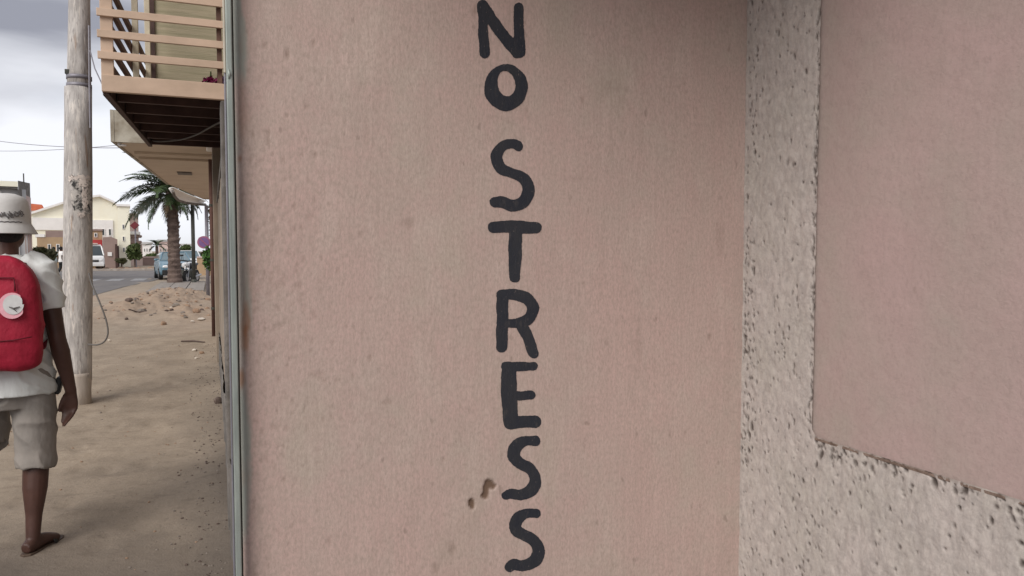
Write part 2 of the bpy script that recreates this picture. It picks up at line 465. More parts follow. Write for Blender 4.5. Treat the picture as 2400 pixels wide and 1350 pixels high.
def copy_tree(o, parent=None, label=None):
    c = o.copy(); COL.objects.link(c); c.parent = parent
    for ch in list(o.children): copy_tree(ch, c)
    if label: c['label'] = label
    return c
def np_grid(name, X, Y, Z, mat, attrs=None, parent=None, mask=None, smooth=True, origin=None):
    n, m = X.shape
    co = np.stack([X, Y, Z], -1).reshape(-1, 3).astype(np.float32)
    if parent is not None:
        l = WM[parent.name].translation; co = co - np.array([l.x, l.y, l.z], dtype=np.float32)
    if origin is not None: co = co - np.array(origin, dtype=np.float32)
    idx = np.arange(n * m).reshape(n, m)
    q = np.stack([idx[:-1, :-1], idx[:-1, 1:], idx[1:, 1:], idx[1:, :-1]], -1).reshape(-1, 4)
    if mask is not None: q = q[mask.reshape(-1)]
    me = bpy.data.meshes.new(name)
    me.vertices.add(len(co)); me.vertices.foreach_set('co', co.ravel())
    me.loops.add(q.size); me.loops.foreach_set('vertex_index', q.ravel().astype(np.int32))
    me.polygons.add(len(q)); me.polygons.foreach_set('loop_start', (np.arange(len(q)) * 4).astype(np.int32))
    me.polygons.foreach_set('loop_total', np.full(len(q), 4, dtype=np.int32))
    me.update(calc_edges=True); me.validate()
    if smooth: me.polygons.foreach_set('use_smooth', np.ones(len(me.polygons), dtype=bool))
    for k, a in (attrs or {}).items():
        at = me.attributes.new(k, 'FLOAT', 'POINT'); at.data.foreach_set('value', a.reshape(-1).astype(np.float32))
    me.materials.append(mat)
    o = bpy.data.objects.new(name, me); COL.objects.link(o)
    if origin is not None: o.location = origin
    if parent is not None: o.parent = parent; WM[o.name] = WM[parent.name]
    return o

# ================================================================ THE SETTING
WX = .085                       # plane of the house fronts along the street
# ---- ground: one sheet out to the horizon, fine where the camera looks
def spaced(a, b, s0, grow=1.0):
    out = [a]; s = s0
    while out[-1] < b: out.append(out[-1] + s); s *= grow
    return out
gx = np.array(sorted(set([-1500, -700, -300, -140, -80, -50, -32, -22, -16, -12, -9, -7, -5.5, -4.6] + list(np.round(np.arange(-4.0, .45, .045), 3)) + [.7, 1.2, 2, 4, 8, 16, 40, 100, 300, 900, 1500])))
gy = np.array([-1500, -500, -150, -50, -20, -10, -5, -2, 0, 1.5, 2.4] + spaced(2.8, 42, .035, 1.006)[0:] + [46, 52, 60, 75, 95, 130, 200, 350, 700, 1500, 3000])
GX, GY = np.meshgrid(gx, gy)
def heap(X, Y):
    h = .29 * np.exp(-((X + 1.15) / .95) ** 2 - ((Y - 24.0) / 4.2) ** 2)
    h += .15 * np.exp(-((X + .45) / .6) ** 2 - ((Y - 18.0) / 1.6) ** 2)
    h += .13 * np.exp(-((X + 1.9) / .7) ** 2 - ((Y - 20.0) / 2.2) ** 2)
    h += .08 * np.exp(-((X + 2.8) / 1.0) ** 2 - ((Y - 17.5) / 1.6) ** 2)
    return h
FOOT = []
for (x0_, y0_, a_, n_) in ((-.55, 3.4, -.10, 9), (-.95, 4.9, .05, 8), (-1.6, 5.2, -.18, 8), (-.35, 5.5, -.05, 6)):
    for i_ in range(n_):
        FOOT.append((x0_ + math.sin(a_) * .68 * i_ + (.09 if i_ % 2 else -.09), y0_ + math.cos(a_) * .68 * i_, a_ + (.12 if i_ % 2 else -.12)))
def gheight(X, Y):
    side = np.clip((X + 3.45) / .5, 0, 1)
    near = np.clip((46 - Y) / 6, 0, 1) * np.clip((Y - 1.5) / 1, 0, 1) * side
    h = (fbm(X * .9, Y * .9, 4, 3) - .5) * .07 + (fbm(X * 5, Y * 5, 3, 9) - .5) * .018 + (fbm(X * 14, Y * 14, 2, 19) - .5) * .006
    hp = heap(X, Y)
    rub = np.clip(hp * 5, 0, 1)
    h = h + hp + rub * (fbm(X * 3.0, Y * 1.8, 5, 33, .7) - .5) * .42
    for (fx, fy, fa) in FOOT:
        u_ = (X - fx) * math.cos(fa) - (Y - fy) * math.sin(fa); v_ = (X - fx) * math.sin(fa) + (Y - fy) * math.cos(fa)
        q_ = (u_ / .055) ** 2 + (v_ / .13) ** 2
        h = h - .011 * np.exp(-q_ ** 1.6) + .006 * np.exp(-(q_ - 2.0) ** 2 * 2)
    wallside = np.clip((X + .35) / .4, 0, 1) * np.clip((Y - 2.5) / 1, 0, 1)
    h = h + wallside * .02
    return h * near * np.clip((X + 60) / 10, 0, 1) * np.clip((8 - X) / 4, 0, 1)
GZ = gheight(GX, GY)
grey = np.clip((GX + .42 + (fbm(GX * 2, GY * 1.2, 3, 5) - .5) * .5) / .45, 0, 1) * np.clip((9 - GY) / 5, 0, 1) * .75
grey = np.maximum(grey, np.clip((5.6 - GY + (fbm(GX * 1.3, GY * 1.3, 3, 15) - .5) * 2.5) / 2.6, 0, 1) * .80)  # shade over the near ground, painted into the dirt colour
clay = np.clip(fbm(GX * .7, GY * .35, 4, 44) * 2.2 - .9, 0, 1) * np.clip((GY - 13) / 4, 0, 1) * np.clip((30 - GY) / 6, 0, 1) * .8
clay = np.maximum(clay, np.clip(heap(GX, GY) * 3, 0, .45))
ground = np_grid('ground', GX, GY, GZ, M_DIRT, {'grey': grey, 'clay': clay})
tag(ground, kind='structure')
def gz(x, y):
    return float(gheight(np.array([[x]]), np.array([[y]]))[0, 0])

# ---- road, its faded dashes, kerb and far verge
mb = MB(); mb.add([(-13, -60, .010), (-3.62, -60, .010), (-3.62, 13, .010), (-3.45, 20, .010), (-3.65, 26, .010), (-3.3, 33, .010), (-2.6, 40, .010), (-2.2, 58, .010), (-3.4, 60.5, .010), (-30, 60.5, .010), (-60, 52, .010), (-60, 40, .010), (-13, 38, .010)],
    [(0, 1, 2, 3, 4, 5, 6, 7, 8, 9, 10, 11, 12)])
tag(mb.build('road', M_ASPH), kind='structure')
road_marks = []
mb = MB()
for i in range(5):
    x0 = -7.9 + i * 1.05
    mb2 = MB(); mb2.add([(x0, 40.0, .016), (x0 + .62, 40.0, .016), (x0 + .62, 43.0, .016), (x0, 43.0, .016)], [(0, 1, 2, 3)])
    o = mb2.build('crosswalk_stripe', M_MARK); tag(o, kind='structure')
pl = MB()
for i in range(3):
    for j in range(8):
        x0 = -1.62 + i * .53; y0 = 27 + j * .75
        pass
pv = thing('pavement', None, None, (0, 30, 0)); pv['kind'] = 'structure'
proto = None
for i in range(3):
    for j in range(10):
        x0 = -1.75 + i * .6; y0 = 27.5 + j * .82
        if proto is None:
            proto = MB().box((0, 0, 0), (.57, .78, .10)).build('paving_slab', M_PAVE, pv, local=True, bevel=.01); s = proto
        else:
            s = proto.copy(); COL.objects.link(s); s.parent = pv
        s.location = (x0, y0 - 30, .075 + random.uniform(-.012, .012)); s.rotation_euler = (random.uniform(-.015, .015), random.uniform(-.015, .015), 0)
# far verge: dusty strip with a low kerb in front of the far houses
mb = MB(); mb.b2((-30, 60.6, 0), (-2.0, 60.85, .16)); k = mb.build('kerb', M_KERB, bevel=.02); tag(k, kind='structure')

# ================================================================ NEAR WALLS
# letters, described by strokes measured on the wall
def catmull(pts, n=8):
    out = []
    for i in range(len(pts) - 1):
        p0 = pts[max(i - 1, 0)]; p1 = pts[i]; p2 = pts[i + 1]; p3 = pts[min(i + 2, len(pts) - 1)]
        for k in range(n):
            t = k / n
            out.append(tuple(.5 * ((2 * b) + (-a + c) * t + (2 * a - 5 * b + 4 * c - d) * t * t + (-a + 3 * b - 3 * c + d) * t ** 3) for a, b, c, d in zip(p0, p1, p2, p3)))
    out.append(tuple(pts[-1]))
    return out
L = {}
L['N'] = [[(1131, 12, 12), (1133, 70, 12), (1136, 125, 12)], [(1132, 14, 13), (1172, 72, 14.5), (1213, 122, 14.5)], [(1216, 18, 12), (1217, 70, 12.5), (1218, 121, 15)]]
L['O'] = 'ring'
L['S1'] = [[(1215, 342, 12), (1201, 336, 11), (1178, 343, 12.5), (1164, 367, 14), (1174, 394, 13), (1201, 406, 12.5), (1228, 419, 13), (1239, 443, 14), (1228, 472, 14), (1201, 482, 14), (1176, 474, 14), (1160, 474, 13.5)]]
L['T'] = [[(1157, 532, 13.5), (1206, 532, 14.5), (1256, 534, 14)], [(1207, 536, 15), (1206, 600, 15), (1205, 650, 12.5)]]
L['R'] = [[(1177, 693, 14.5), (1177, 750, 14), (1175, 813, 13)], [(1178, 690, 12.5), (1206, 690, 13), (1236, 701, 14), (1249, 722, 14), (1240, 745, 13.5), (1216, 756, 12), (1190, 758, 10)], [(1216, 758, 12), (1234, 784, 13), (1250, 827, 13)]]
L['E'] = [[(1193, 864, 17), (1192, 920, 18.5), (1196, 988, 17)], [(1184, 858, 10), (1215, 859, 11), (1250, 858, 10.5)], [(1204, 927, 10.5), (1243, 926, 10.5)], [(1192, 992, 13), (1225, 989, 14), (1253, 988, 14)]]
L['S2'] = [[(1253, 1033, 12), (1228, 1034, 12.5), (1208, 1048, 15), (1204, 1070, 15), (1220, 1087, 13.5), (1243, 1100, 13.5), (1254, 1123, 14), (1245, 1147, 14), (1221, 1159, 12.5), (1195, 1157, 11), (1185, 1161, 10)]]
L['S3'] = [[(1256, 1202, 11), (1230, 1204, 12), (1211, 1218, 14.5), (1207, 1238, 14), (1225, 1252, 13), (1250, 1266, 13.5), (1262, 1289, 14.5), (1252, 1314, 14.5), (1225, 1324, 13), (1204, 1322, 12.5), (1193, 1329, 11)]]
CHIPS = [[(1137, 1162, 7), (1141, 1140, 8), (1146, 1134, 9), (1156, 1141, 7)], [(1104, 1172, 5), (1106, 1180, 9), (1108, 1190, 5)]]
def sdf_caps(px, py, strokes, smooth=True):
    d = np.full(px.shape, 1e9)
    for st in strokes:
        pts = catmull(st) if smooth else st
        for a, b in zip(pts[:-1], pts[1:]):
            ex, ey = b[0] - a[0], b[1] - a[1]; l = ex * ex + ey * ey + 1e-9
            t = np.clip(((px - a[0]) * ex + (py - a[1]) * ey) / l, 0, 1)
            r = a[2] + (b[2] - a[2]) * t
            d = np.minimum(d, np.hypot(px - a[0] - ex * t, py - a[1] - ey * t) - r)
    return d
def sdf_letter(key, px, py):
    if L[key] == 'ring':
        o = (np.hypot((px - 1186) / 51.0, (py - 204) / 54.5) - 1) * 51
        rx = np.where(px < 1187, 20, 20.5)
        i = (np.hypot((px - 1187 - (py - 196) * .10) / rx, (py - 196) / 29.0) - 1) * 20
        return np.maximum(o, -i)
    return sdf_caps(px, py, L[key])
D = 2.2                          # distance of the lettered wall
CX = onY(1744, 588, D).x         # inner corner of the recess
LX = .066                        # street edge of the lettered wall
ZT = 3.0
def contour_mesh(name, mat, fn, box, parent, y, step=.0022, label=None):
    (x0, z0), (x1, z1) = box
    xs = np.arange(x0, x1, step); zs = np.arange(z0, z1, step)
    XX, ZZ = np.meshgrid(xs, zs)
    px, py = proj(XX, D, ZZ)
    d = fn(px, py)
    V = []; Fc = []; cache = {}
    def vid(key, p):
        if key not in cache: cache[key] = len(V); V.append(p)
        return cache[key]
    n, m = d.shape
    inside = d < 0
    for i in range(n - 1):
        row = inside[i, :] | inside[i + 1, :]
        for j in np.nonzero(row[:-1] | row[1:])[0]:
            cs = [(i, j), (i, j + 1), (i + 1, j + 1), (i + 1, j)]
            poly = []
            for a, b in zip(cs, cs[1:] + cs[:1]):
                da, db = d[a], d[b]
                if da < 0: poly.append(vid(a, (XX[a], y, ZZ[a])))
                if (da < 0) != (db < 0):
                    t = da / (da - db)
                    k = (a, b) if a < b else (b, a)
                    poly.append(vid(k, (XX[a] + (XX[b] - XX[a]) * t, y, ZZ[a] + (ZZ[b] - ZZ[a]) * t)))
            if len(poly) >= 3: Fc.append(tuple(poly))
    if V:
        va = np.array(V); uu = wall_und(va[:, 0], va[:, 2]); V = [(a_, D - u_ - .0011, c_) for (a_, _, c_), u_ in zip(V, uu)]
    mb = MB(); mb.v = V; mb.f = Fc
    o = mb.build(name, mat, parent, smooth=True)
    if label: o['label'] = label
    return o

def wall_und(x, z):
    return (fbm(x * 2.2, z * 1.6, 3, 2) - .5) * .012 + (fbm(x * 16, z * 7, 3, 4) - .5) * .0016
lw = thing('painted_wall', 'wide dusty pink wall end with black hand painted letters, beside the street', 'wall', (LX, D, 0))
st = .005
xs = np.arange(LX, CX + .02, st); zs = np.arange(0, ZT + .001, st)
XX, ZZ = np.meshgrid(xs, zs)
px, py = proj(XX, D, ZZ)
chd = sdf_caps(px, py, CHIPS) + (fbm(XX * 60, ZZ * 60, 3, 71) - .5) * 9
chip = np.clip(.5 - chd / 3.0, 0, 1)
# small random pock marks, more of them by the street edge
rng = np.random.RandomState(5)
pk = np.zeros_like(XX)
for i in range(85):
    cx = LX + (rng.rand() ** (2.0 if i < 70 else 1.0)) * (CX - LX); cz = rng.rand() * 2.7
    r = rng.uniform(.003, .008); e = rng.uniform(1, 2.6)
    pk = np.maximum(pk, np.clip(1.4 - np.hypot(XX - cx, (ZZ - cz) / e) / r, 0, 1) * rng.uniform(.1, .55))
for (qx, qy, qw, qh, qa) in ((672, 128, 5, 12, .55), (630, 318, 4, 26, .45), (960, 525, 12, 10, .35), (1378, 994, 6, 5, .5), (1062, 1288, 9, 12, .4), (1022, 1332, 8, 14, .35), (910, 945, 10, 6, .35), (672, 272, 4, 5, .5), (1430, 210, 26, 16, .18), (1690, 560, 9, 40, .22), (742, 880, 14, 9, .25), (1500, 820, 8, 60, .14), (860, 300, 5, 50, .16), (1340, 420, 40, 6, .12), (640, 1000, 8, 8, .3)):
    g_ = np.clip(1.5 - np.hypot((px - qx) / qw, (py - qy) / qh) + (fbm(XX * 55, ZZ * 40, 3, 77) - .5) * 1.6, 0, 1) * qa
    pk = np.maximum(pk, g_ * 1.2)
edist = XX - LX
for i in range(420):
    cx = LX + .01 + abs(rng.normal(0, .13)); cz = 1.25 + rng.normal(0, .28) if i % 3 else rng.rand() * 2.6
    r = rng.uniform(.0035, .0065); e = rng.uniform(1, 2.2)
    j0, j1 = np.searchsorted(xs, [cx - .02, cx + .02]); i0, i1 = np.searchsorted(zs, [cz - .03, cz + .03])
    if j1 <= j0 or i1 <= i0: continue
    pk[i0:i1, j0:j1] = np.maximum(pk[i0:i1, j0:j1], np.clip(1.4 - np.hypot(XX[i0:i1, j0:j1] - cx, (ZZ[i0:i1, j0:j1] - cz) / e) / r, 0, 1) * rng.uniform(.12, .42))
en = fbm(XX * 30, ZZ * 7, 4, 12)
edge = np.clip((.035 - edist + (en - .5) * .05) / .008, 0, 1) * np.clip((fbm(XX * 8, ZZ * 2.3, 3, 81) - .42) * 9, 0, 1)
patch = np.exp(-((px - 567) / 11) ** 2 - ((py - 112) / 42) ** 2)
edge = np.maximum(edge, np.clip((patch + (en - .5) * .5 - .35) * 6, 0, 1)) * .9
rust = np.clip(np.exp(-((px - 576) / 16) ** 2 - ((py - 760) / 110) ** 2) * 1.5 * fbm(XX * 40, ZZ * 14, 4, 8) - .45, 0, 1) * 1.6
rust = np.maximum(rust, np.clip(1.6 - np.hypot((px - 567) / 7, (py - 888) / 22) * 1.3 + (en - .5), 0, 1) * .75)
rust = np.maximum(rust, np.clip(.06 - edist, 0, .06) / .06 * np.clip(fbm(XX * 22, ZZ * 5, 4, 28) * 3 - 1.6, 0, 1) * .7)
rust = np.maximum(rust, np.clip(1.5 - np.hypot((px - 562) / 5, (py - 372) / 9), 0, 1) * .6)
und = wall_und(XX, ZZ)
round_ = -np.clip(.02 - edist, 0, .02) ** 2 * 40
YY = D - und - round_ * 1.0 + chip * .006 + pk * .003 + edge * .0012
YY = D + (YY - D) * np.clip((CX + .01 - XX) / .10, 0, 1) ** .7
face = np_grid('plaster_face', XX, YY, ZZ, M_WALL, {'chip': np.maximum(chip, pk * .55), 'edge': edge, 'rust': np.clip(rust, 0, 1)}, parent=lw)
MB().b2((LX + .004, D + .02, 0), (CX + .3, D + .34, ZT)).build('masonry_core', M_TAN, lw)
def boxpx(x0, y0, x1, y1):
    a = onY(x0, y1, D); b = onY(x1, y0, D); return ((a.x - .02, a.z - .02), (b.x + .02, b.z + .02))
LB = {'N': (1110, -4, 1245, 145), 'O': (1125, 140, 1245, 265), 'S1': (1135, 318, 1262, 505), 'T': (1135, 510, 1280, 670), 'R': (1155, 670, 1272, 845),
      'E': (1165, 840, 1272, 1012), 'S2': (1165, 1015, 1275, 1178), 'S3': (1175, 1184, 1285, 1348)}
for k in LB:
    ff = lambda a, b, k=k: sdf_letter(k, a, b) + (vnoise(a * .05, b * .05, 3) - .5) * 3.0 + (vnoise(a * .30, b * .30, 6) - .5) * .9 + (vnoise(a * .8, b * .8, 7) - .5) * .9
    contour_mesh('painted_letter', M_INK, ff, boxpx(*LB[k]), lw, D - .0095, label='black painted capital letter ' + k[0])

# wall on the right of the recess: rough pale band round a smooth pink panel
rw = thing('rough_wall', 'pale rough plaster wall with a smooth pink panel, right of the lettering', 'wall', (CX, 0, 0))
PY = onX(1914, 588, CX).y        # where the pink panel starts
PZ = .845
st = .004
ys = np.concatenate([np.arange(-2.4, .9, .05), np.arange(.9, D + .003, st)]); zs = np.arange(0, ZT + .001, .0045)
YG, ZG = np.meshgrid(ys, zs)
rng = np.random.RandomState(11)
n1_ = fbm(YG * 26, ZG * 20, 4, 31, .6); n2_ = fbm(YG * 70, ZG * 50, 3, 37)
off = -(n1_ - .5) * .006 - (n2_ - .5) * .0024
pit = np.zeros_like(YG)
spots = []
for i in range(520):
    if rng.rand() < .45: cy = D - .35 * rng.rand(); cz = rng.rand() * 2.9
    else: cy = D - 1.6 * rng.rand(); cz = PZ - .95 * rng.rand() ** 1.5
    spots.append((cy, cz, rng.uniform(.0016, .0045) * (1.6 if rng.rand() < .12 else 1), rng.uniform(.8, 2.4), rng.uniform(.5, 1)))
for i in range(130): spots.append((D - .012 - .05 * rng.rand() ** 2, 1.3 + (rng.rand() - .5) * rng.choice([.5, 2.6]), rng.uniform(.002, .006), rng.uniform(.7, 2.2), rng.uniform(.6, 1)))
for i in range(190): spots.append((PY + .006 + .012 * rng.rand() ** 2, .85 + 2.0 * rng.rand(), rng.uniform(.002, .0048), rng.uniform(1, 3.5), rng.uniform(.6, 1)))
for i in range(85): spots.append((PY - .9 * rng.rand() + .03, PZ - .006 - .05 * rng.rand() ** 2, rng.uniform(.0025, .0075), rng.uniform(.6, 1.9), rng.uniform(.7, 1)))
for (qx, qy, sx, sy, nn_) in ((1758, 1000, 10, 55, 34), (1775, 230, 14, 60, 22), (1845, 60, 30, 40, 16), (1850, 860, 20, 30, 16), (1900, 1230, 30, 50, 22), (1990, 1085, 40, 22, 26), (1760, 900, 12, 60, 14), (1835, 830, 10, 30, 10)):
    for _ in range(nn_):
        p = onX(qx + rng.normal(0, sx), qy + rng.normal(0, sy), CX); spots.append((p.y, p.z, rng.uniform(.002, .005), rng.uniform(.7, 2.6), rng.uniform(.5, 1)))
def wsp(px_, py_, r, e): p = onX(px_, py_, CX); spots.append((p.y, p.z, r, e, 1.0))
for a in [(1925, 1065, .008, 2.2), (1915, 1090, .006, 2), (1968, 1072, .007, .8), (2192, 1130, .009, 1.8), (2262, 1148, .009, 1.5), (2325, 1222, .006, 2.4), (1768, 632, .007, 1.6), (1771, 356, .006, 2),
          (2394, 1272, .009, .8), (2396, 1322, .009, 1.1), (1883, 1126, .006, 1.4), (1762, 1000, .007, 2.5), (1757, 1020, .008, 1.3), (1755, 1055, .006, 1.5), (1898, 1275, .006, 1.2), (1850, 1000, .005, 2.4), (2250, 1190, .005, 1.4)]: wsp(*a)
for (cy, cz, r, e, s_) in spots:
    j0, j1 = np.searchsorted(ys, [cy - r * 3.2, cy + r * 3.2]); i0, i1 = np.searchsorted(zs, [cz - r * e * 3, cz + r * e * 3])
    if j1 <= j0 or i1 <= i0: continue
    a = YG[i0:i1, j0:j1] - cy; b = ZG[i0:i1, j0:j1] - cz; sh = rng.uniform(-.5, .5)
    dd = np.hypot((a - b * sh * .5) / r, b / (r * e)) + (n2_[i0:i1, j0:j1] - .5) * .9
    pit[i0:i1, j0:j1] = np.maximum(pit[i0:i1, j0:j1], np.clip((1.25 - dd) * 1.5, 0, 1) * s_)
off = off + pit * .006
wob = (fbm(YG * 9, ZG * 9, 3, 50) - .5) * .016
dust = np.clip(1 - np.abs(ZG - (PZ - .001)) / (.004 + .006 * fbm(YG * 14, ZG * 3, 3, 66)), 0, 1) * (YG < PY - .01) * np.clip(fbm(YG * 9, ZG * 2, 3, 67) * 2.4 - .5, 0, 1)
Xr = CX - .0035 + off
cellY = (YG[:-1, :-1] + YG[1:, 1:]) / 2; cellZ = (ZG[:-1, :-1] + ZG[1:, 1:]) / 2
wc = wob[:-1, :-1]
CRN = .032
dcy = np.maximum(0, cellY - (PY - CRN)); dcz = np.maximum(0, (PZ + CRN) - cellZ)
inpanel = (cellY < PY + wc * .3) & (cellZ > PZ + wc * .35) & (np.hypot(dcy, dcz) < CRN + wc * .2)
mask = ~inpanel
np_grid('rough_band', Xr, YG, ZG, M_ROUGH, {'pit': pit, 'dust': dust}, parent=rw, mask=mask)
# the smooth panel sits a little back; its step is a dusty ledge
M_LEDGE = simple('dusty_ledge', (.27, .20, .165), (.13, .09, .07), 45, .95, bscale=90)
MB().b2((CX - .0035, -2.4, PZ - .010), (CX + .02, PY - .012, PZ - .0025)).build('panel_ledge', M_LEDGE, rw)
ysp = np.arange(-2.4, PY + .03, .02); zsp = np.arange(PZ - .03, ZT, .02)
YP, ZP = np.meshgrid(ysp, zsp)
np_grid('pink_panel', CX + .0035 + (fbm(YP * 2.4, ZP * 2, 3, 61) - .5) * .006, YP, ZP, M_PINK2, parent=rw)
MB().b2((CX + .022, -2.4, 0), (CX + .3, D, ZT)).build('masonry_core', M_TAN, rw)

# porch roof over the recess, out of view, its depth shaped to darken the wall tops
pr = thing('porch_roof', 'unseen plaster porch slabs shading the pink recess walls and the near ground', 'roof', (.4, 0, 3.0))  # added out of view, only for shade
MB().b2((LX, 1.12, 3.0), (3.2, D + .34, 3.2)).build('slab', M_SOFF, pr, bevel=.01)
MB().b2((1.22, -2.4, 3.0), (3.2, 1.118, 3.2)).build('slab', M_SOFF, pr, bevel=.01)

# unseen slab past the corner, added to shade the near ground
MB().b2((-.70, D + .01, 3.06), (LX - .002, 4.45, 3.2)).build('slab', M_SOFF, pr, bevel=.01)

# ---- steel gate post fixed to the street edge
sp = thing('steel_post', 'tall tarnished grey green steel post fixed along the pink wall edge', 'post', (.047, D - .02, 0))
a = onY(527, 300, D - .03).x; b = onY(552, 300, D - .03).x
w_ = b - a
def bar(x0, x1, y0, y1, z0, z1, name, mat, bev=.0015):
    return MB().b2((x0, y0, z0), (x1, y1, z1)).build(name, mat, sp, bevel=bev)
bar(a + .006, b - .005, D - .045, D - .008, 0, 2.98, 'box_section', M_STEEL, .003)
bar(a, a + .0052, D - .038, D - .012, 1.93, 2.98, 'cream_trim', M_CREAM)
bar(a + .0003, a + .005, D - .034, D - .012, .2, 1.93, 'flange', M_GALV)
bar(b - .0045, b - .0005, D - .030, D - .006, 0, 2.98, 'shadow_gap_strip', M_STEELD)
for z in (1.925,):
    MB().tube([(a + .012, D - .046, z - .012), (a + .014, D - .0465, z), (a + .012, D - .046, z + .014)], [.0015, .004, .0015], 8).build('weld_bead', M_STEEL, sp, smooth=True)

# ---- house fronts along the street beyond the recess
hw = thing('street_house_wall', 'grimy tan house wall running down the street behind the steel post', 'wall', (WX, 8, 0))
ysw = np.arange(D + .342, 10.34, .05); zsw = np.arange(.34, 2.08, .05)
YW, ZW = np.meshgrid(ysw, zsw)
np_grid('plaster_face', WX + (fbm(YW * 1.5, ZW * 1.5, 4, 90) - .5) * .022, YW, ZW, M_TAN, parent=hw)
MB().b2((WX + .02, D + .342, .3), (WX + .24, 10.3, 2.07)).build('masonry_core', M_TAN, hw)
MB().b2((WX - .012, D + .342, 2.07), (WX + .26, 10.3, 2.12)).build('wall_coping', M_GREYPL, hw, bevel=.008)
hf = thing('street_house', 'pale house front with the balcony, set back behind the low street wall', 'building', (.4, 8, 0))
MB().b2((.36, D + .36, 0), (.6, 13.6, 6.5)).build('wall', M_TAN, hf)
ysw = np.arange(D + .342, 10.34, .04); zsw = np.arange(-.05, .42, .04)
YW, ZW = np.meshgrid(ysw, zsw)
np_grid('plinth', WX - .014 + (fbm(YW * 4, ZW * 4, 4, 92) - .5) * .035, YW, ZW, M_GREYPL, parent=hw)
ps = MB().b2((.03, 10.3, 0), (.358, 10.75, 2.78)); ps.build('pilaster', M_TAN, hw, bevel=.01)
MB().b2((-.035, 10.25, 2.78), (.358, 10.8, 2.86)).build('pilaster_cap', M_WHITE, hw, bevel=.012)
MB().b2((WX - .03, 4.0, 0), (WX + .02, 4.25, 2.2)).build('pilaster', M_GREYPL, hw, bevel=.01)

dp = thing('drain_pipe', 'dark rusty brown pipe running down the street wall to the dirt', 'pipe', (.012, 13.2, 0))
MB().tube([(.012, 13.2, 0), (.012, 13.2, 2.95)], .032, 10).build('pipe', M_RUST, dp, smooth=True)
for z in (.5, 1.3, 2.2): MB().tube([(.012, 13.2, z - .02), (.012, 13.2, z + .02)], .038, 10).build('pipe_clamp', M_STEELD, dp)

# ================================================================ BALCONY
BZ0, BZ1 = 2.745, 2.88
BX0, BX1 = -.80, .355
BY0, BY1 = 6.87, 10.22
BSK = (.105) / 3.4                   # the outer edge runs slightly towards the wall
def bxl(y): return BX0 + (y - BY0) * BSK
bal = thing('balcony', 'beige railed timber balcony with dark underside jutting from house above the street', 'balcony', (-.4, 8.5, BZ0))
MB().b2((BX0, BY0, BZ0), (BX1, BY0 + .05, BZ1 - .0)).build('front_beam', M_BALC, bal, bevel=.004)
mb = MB(); mb.prism([(BX0 + .0, BY0 + .052), (BX0 + .045, BY0 + .052), (bxl(BY1) + .045, BY1), (bxl(BY1), BY1)], BZ0 - .01, BZ1 - .004); mb.build('side_beam', M_DARKW, bal, bevel=.004)
nb = 9
for i in range(nb):                                            # deck boards, seen from below
    y0 = BY0 + .055 + i * (BY1 - BY0 - .06) / nb; y1 = y0 + (BY1 - BY0 - .06) / nb - .003
    mb = MB(); mb.prism([(bxl(y0) + .047, y0), (BX1, y0), (BX1, y1), (bxl(y1) + .047, y1)], BZ1 - .034, BZ1 - .004 - (i % 2) * .004); mb.build('deck_board', M_DARKW, bal)
for i in range(6):
    y = BY0 + .45 + i * .55
    MB().b2((bxl(y) + .05, y, BZ0 + .005), (BX1, y + .05, BZ1 - .036)).build('joist', M_DARKW, bal, bevel=.003)
# railings, side rails darker brown than the front ones
rz = []
for py_, th in ((130, .062), (80, .062), (30, .062), (-22, .062), (-76, .062)):
    z = onY(260, py_, BY0).z; rz.append(z)
for i, z in enumerate(rz):
    MB().b2((BX0 - .022, BY0 - .006, z - .03), (BX1, BY0 + .022, z + .03)).build('rail', M_BALC, bal, bevel=.003)
    if i < 5:
        mb = MB(); mb.prism([(BX0 - .005, BY0 + .075), (BX0 + .03, BY0 + .075), (bxl(BY1) + .03, BY1), (bxl(BY1) - .005, BY1)], z - .03, z + .03); mb.build('side_rail', M_BALBR, bal, bevel=.003)
ztop = rz[-1] + .03
MB().b2((BX0 - .002, BY0 + .024, BZ1), (BX0 + .088, BY0 + .072, ztop)).build('corner_post', M_BALC, bal, bevel=.003)
for pxp in (319, 349):
    p_ = None
    for k in range(400):
        y = BY0 + k * .01
        if proj(bxl(y) + .06, y, 3.2)[0] >= pxp: break
    MB().b2((bxl(y) + .034, y - .035, BZ1), (bxl(y) + .09, y + .035, 5.2)).build('roof_post', M_POSTC, bal, bevel=.003)
for i in range(14):
    z0 = BZ1 + .002 + i * .166
    MB().b2((bxl(BY1) + .095, BY1 - .02, z0), (BX1, BY1 + (.006 if i % 2 else 0), z0 + .1655)).build('end_board', M_PANEL, bal)
MB().b2((bxl(BY1) + .05, BY1 - .045, BZ1), (bxl(BY1) + .105, BY1 + .01, 5.2)).build('end_post', M_DARKW, bal, bevel=.003)
MB().b2((.075, BY0 + .035, BZ1), (.115, BY0 + .075, 4.6)).build('wall_post', M_BALBR, bal, bevel=.003)

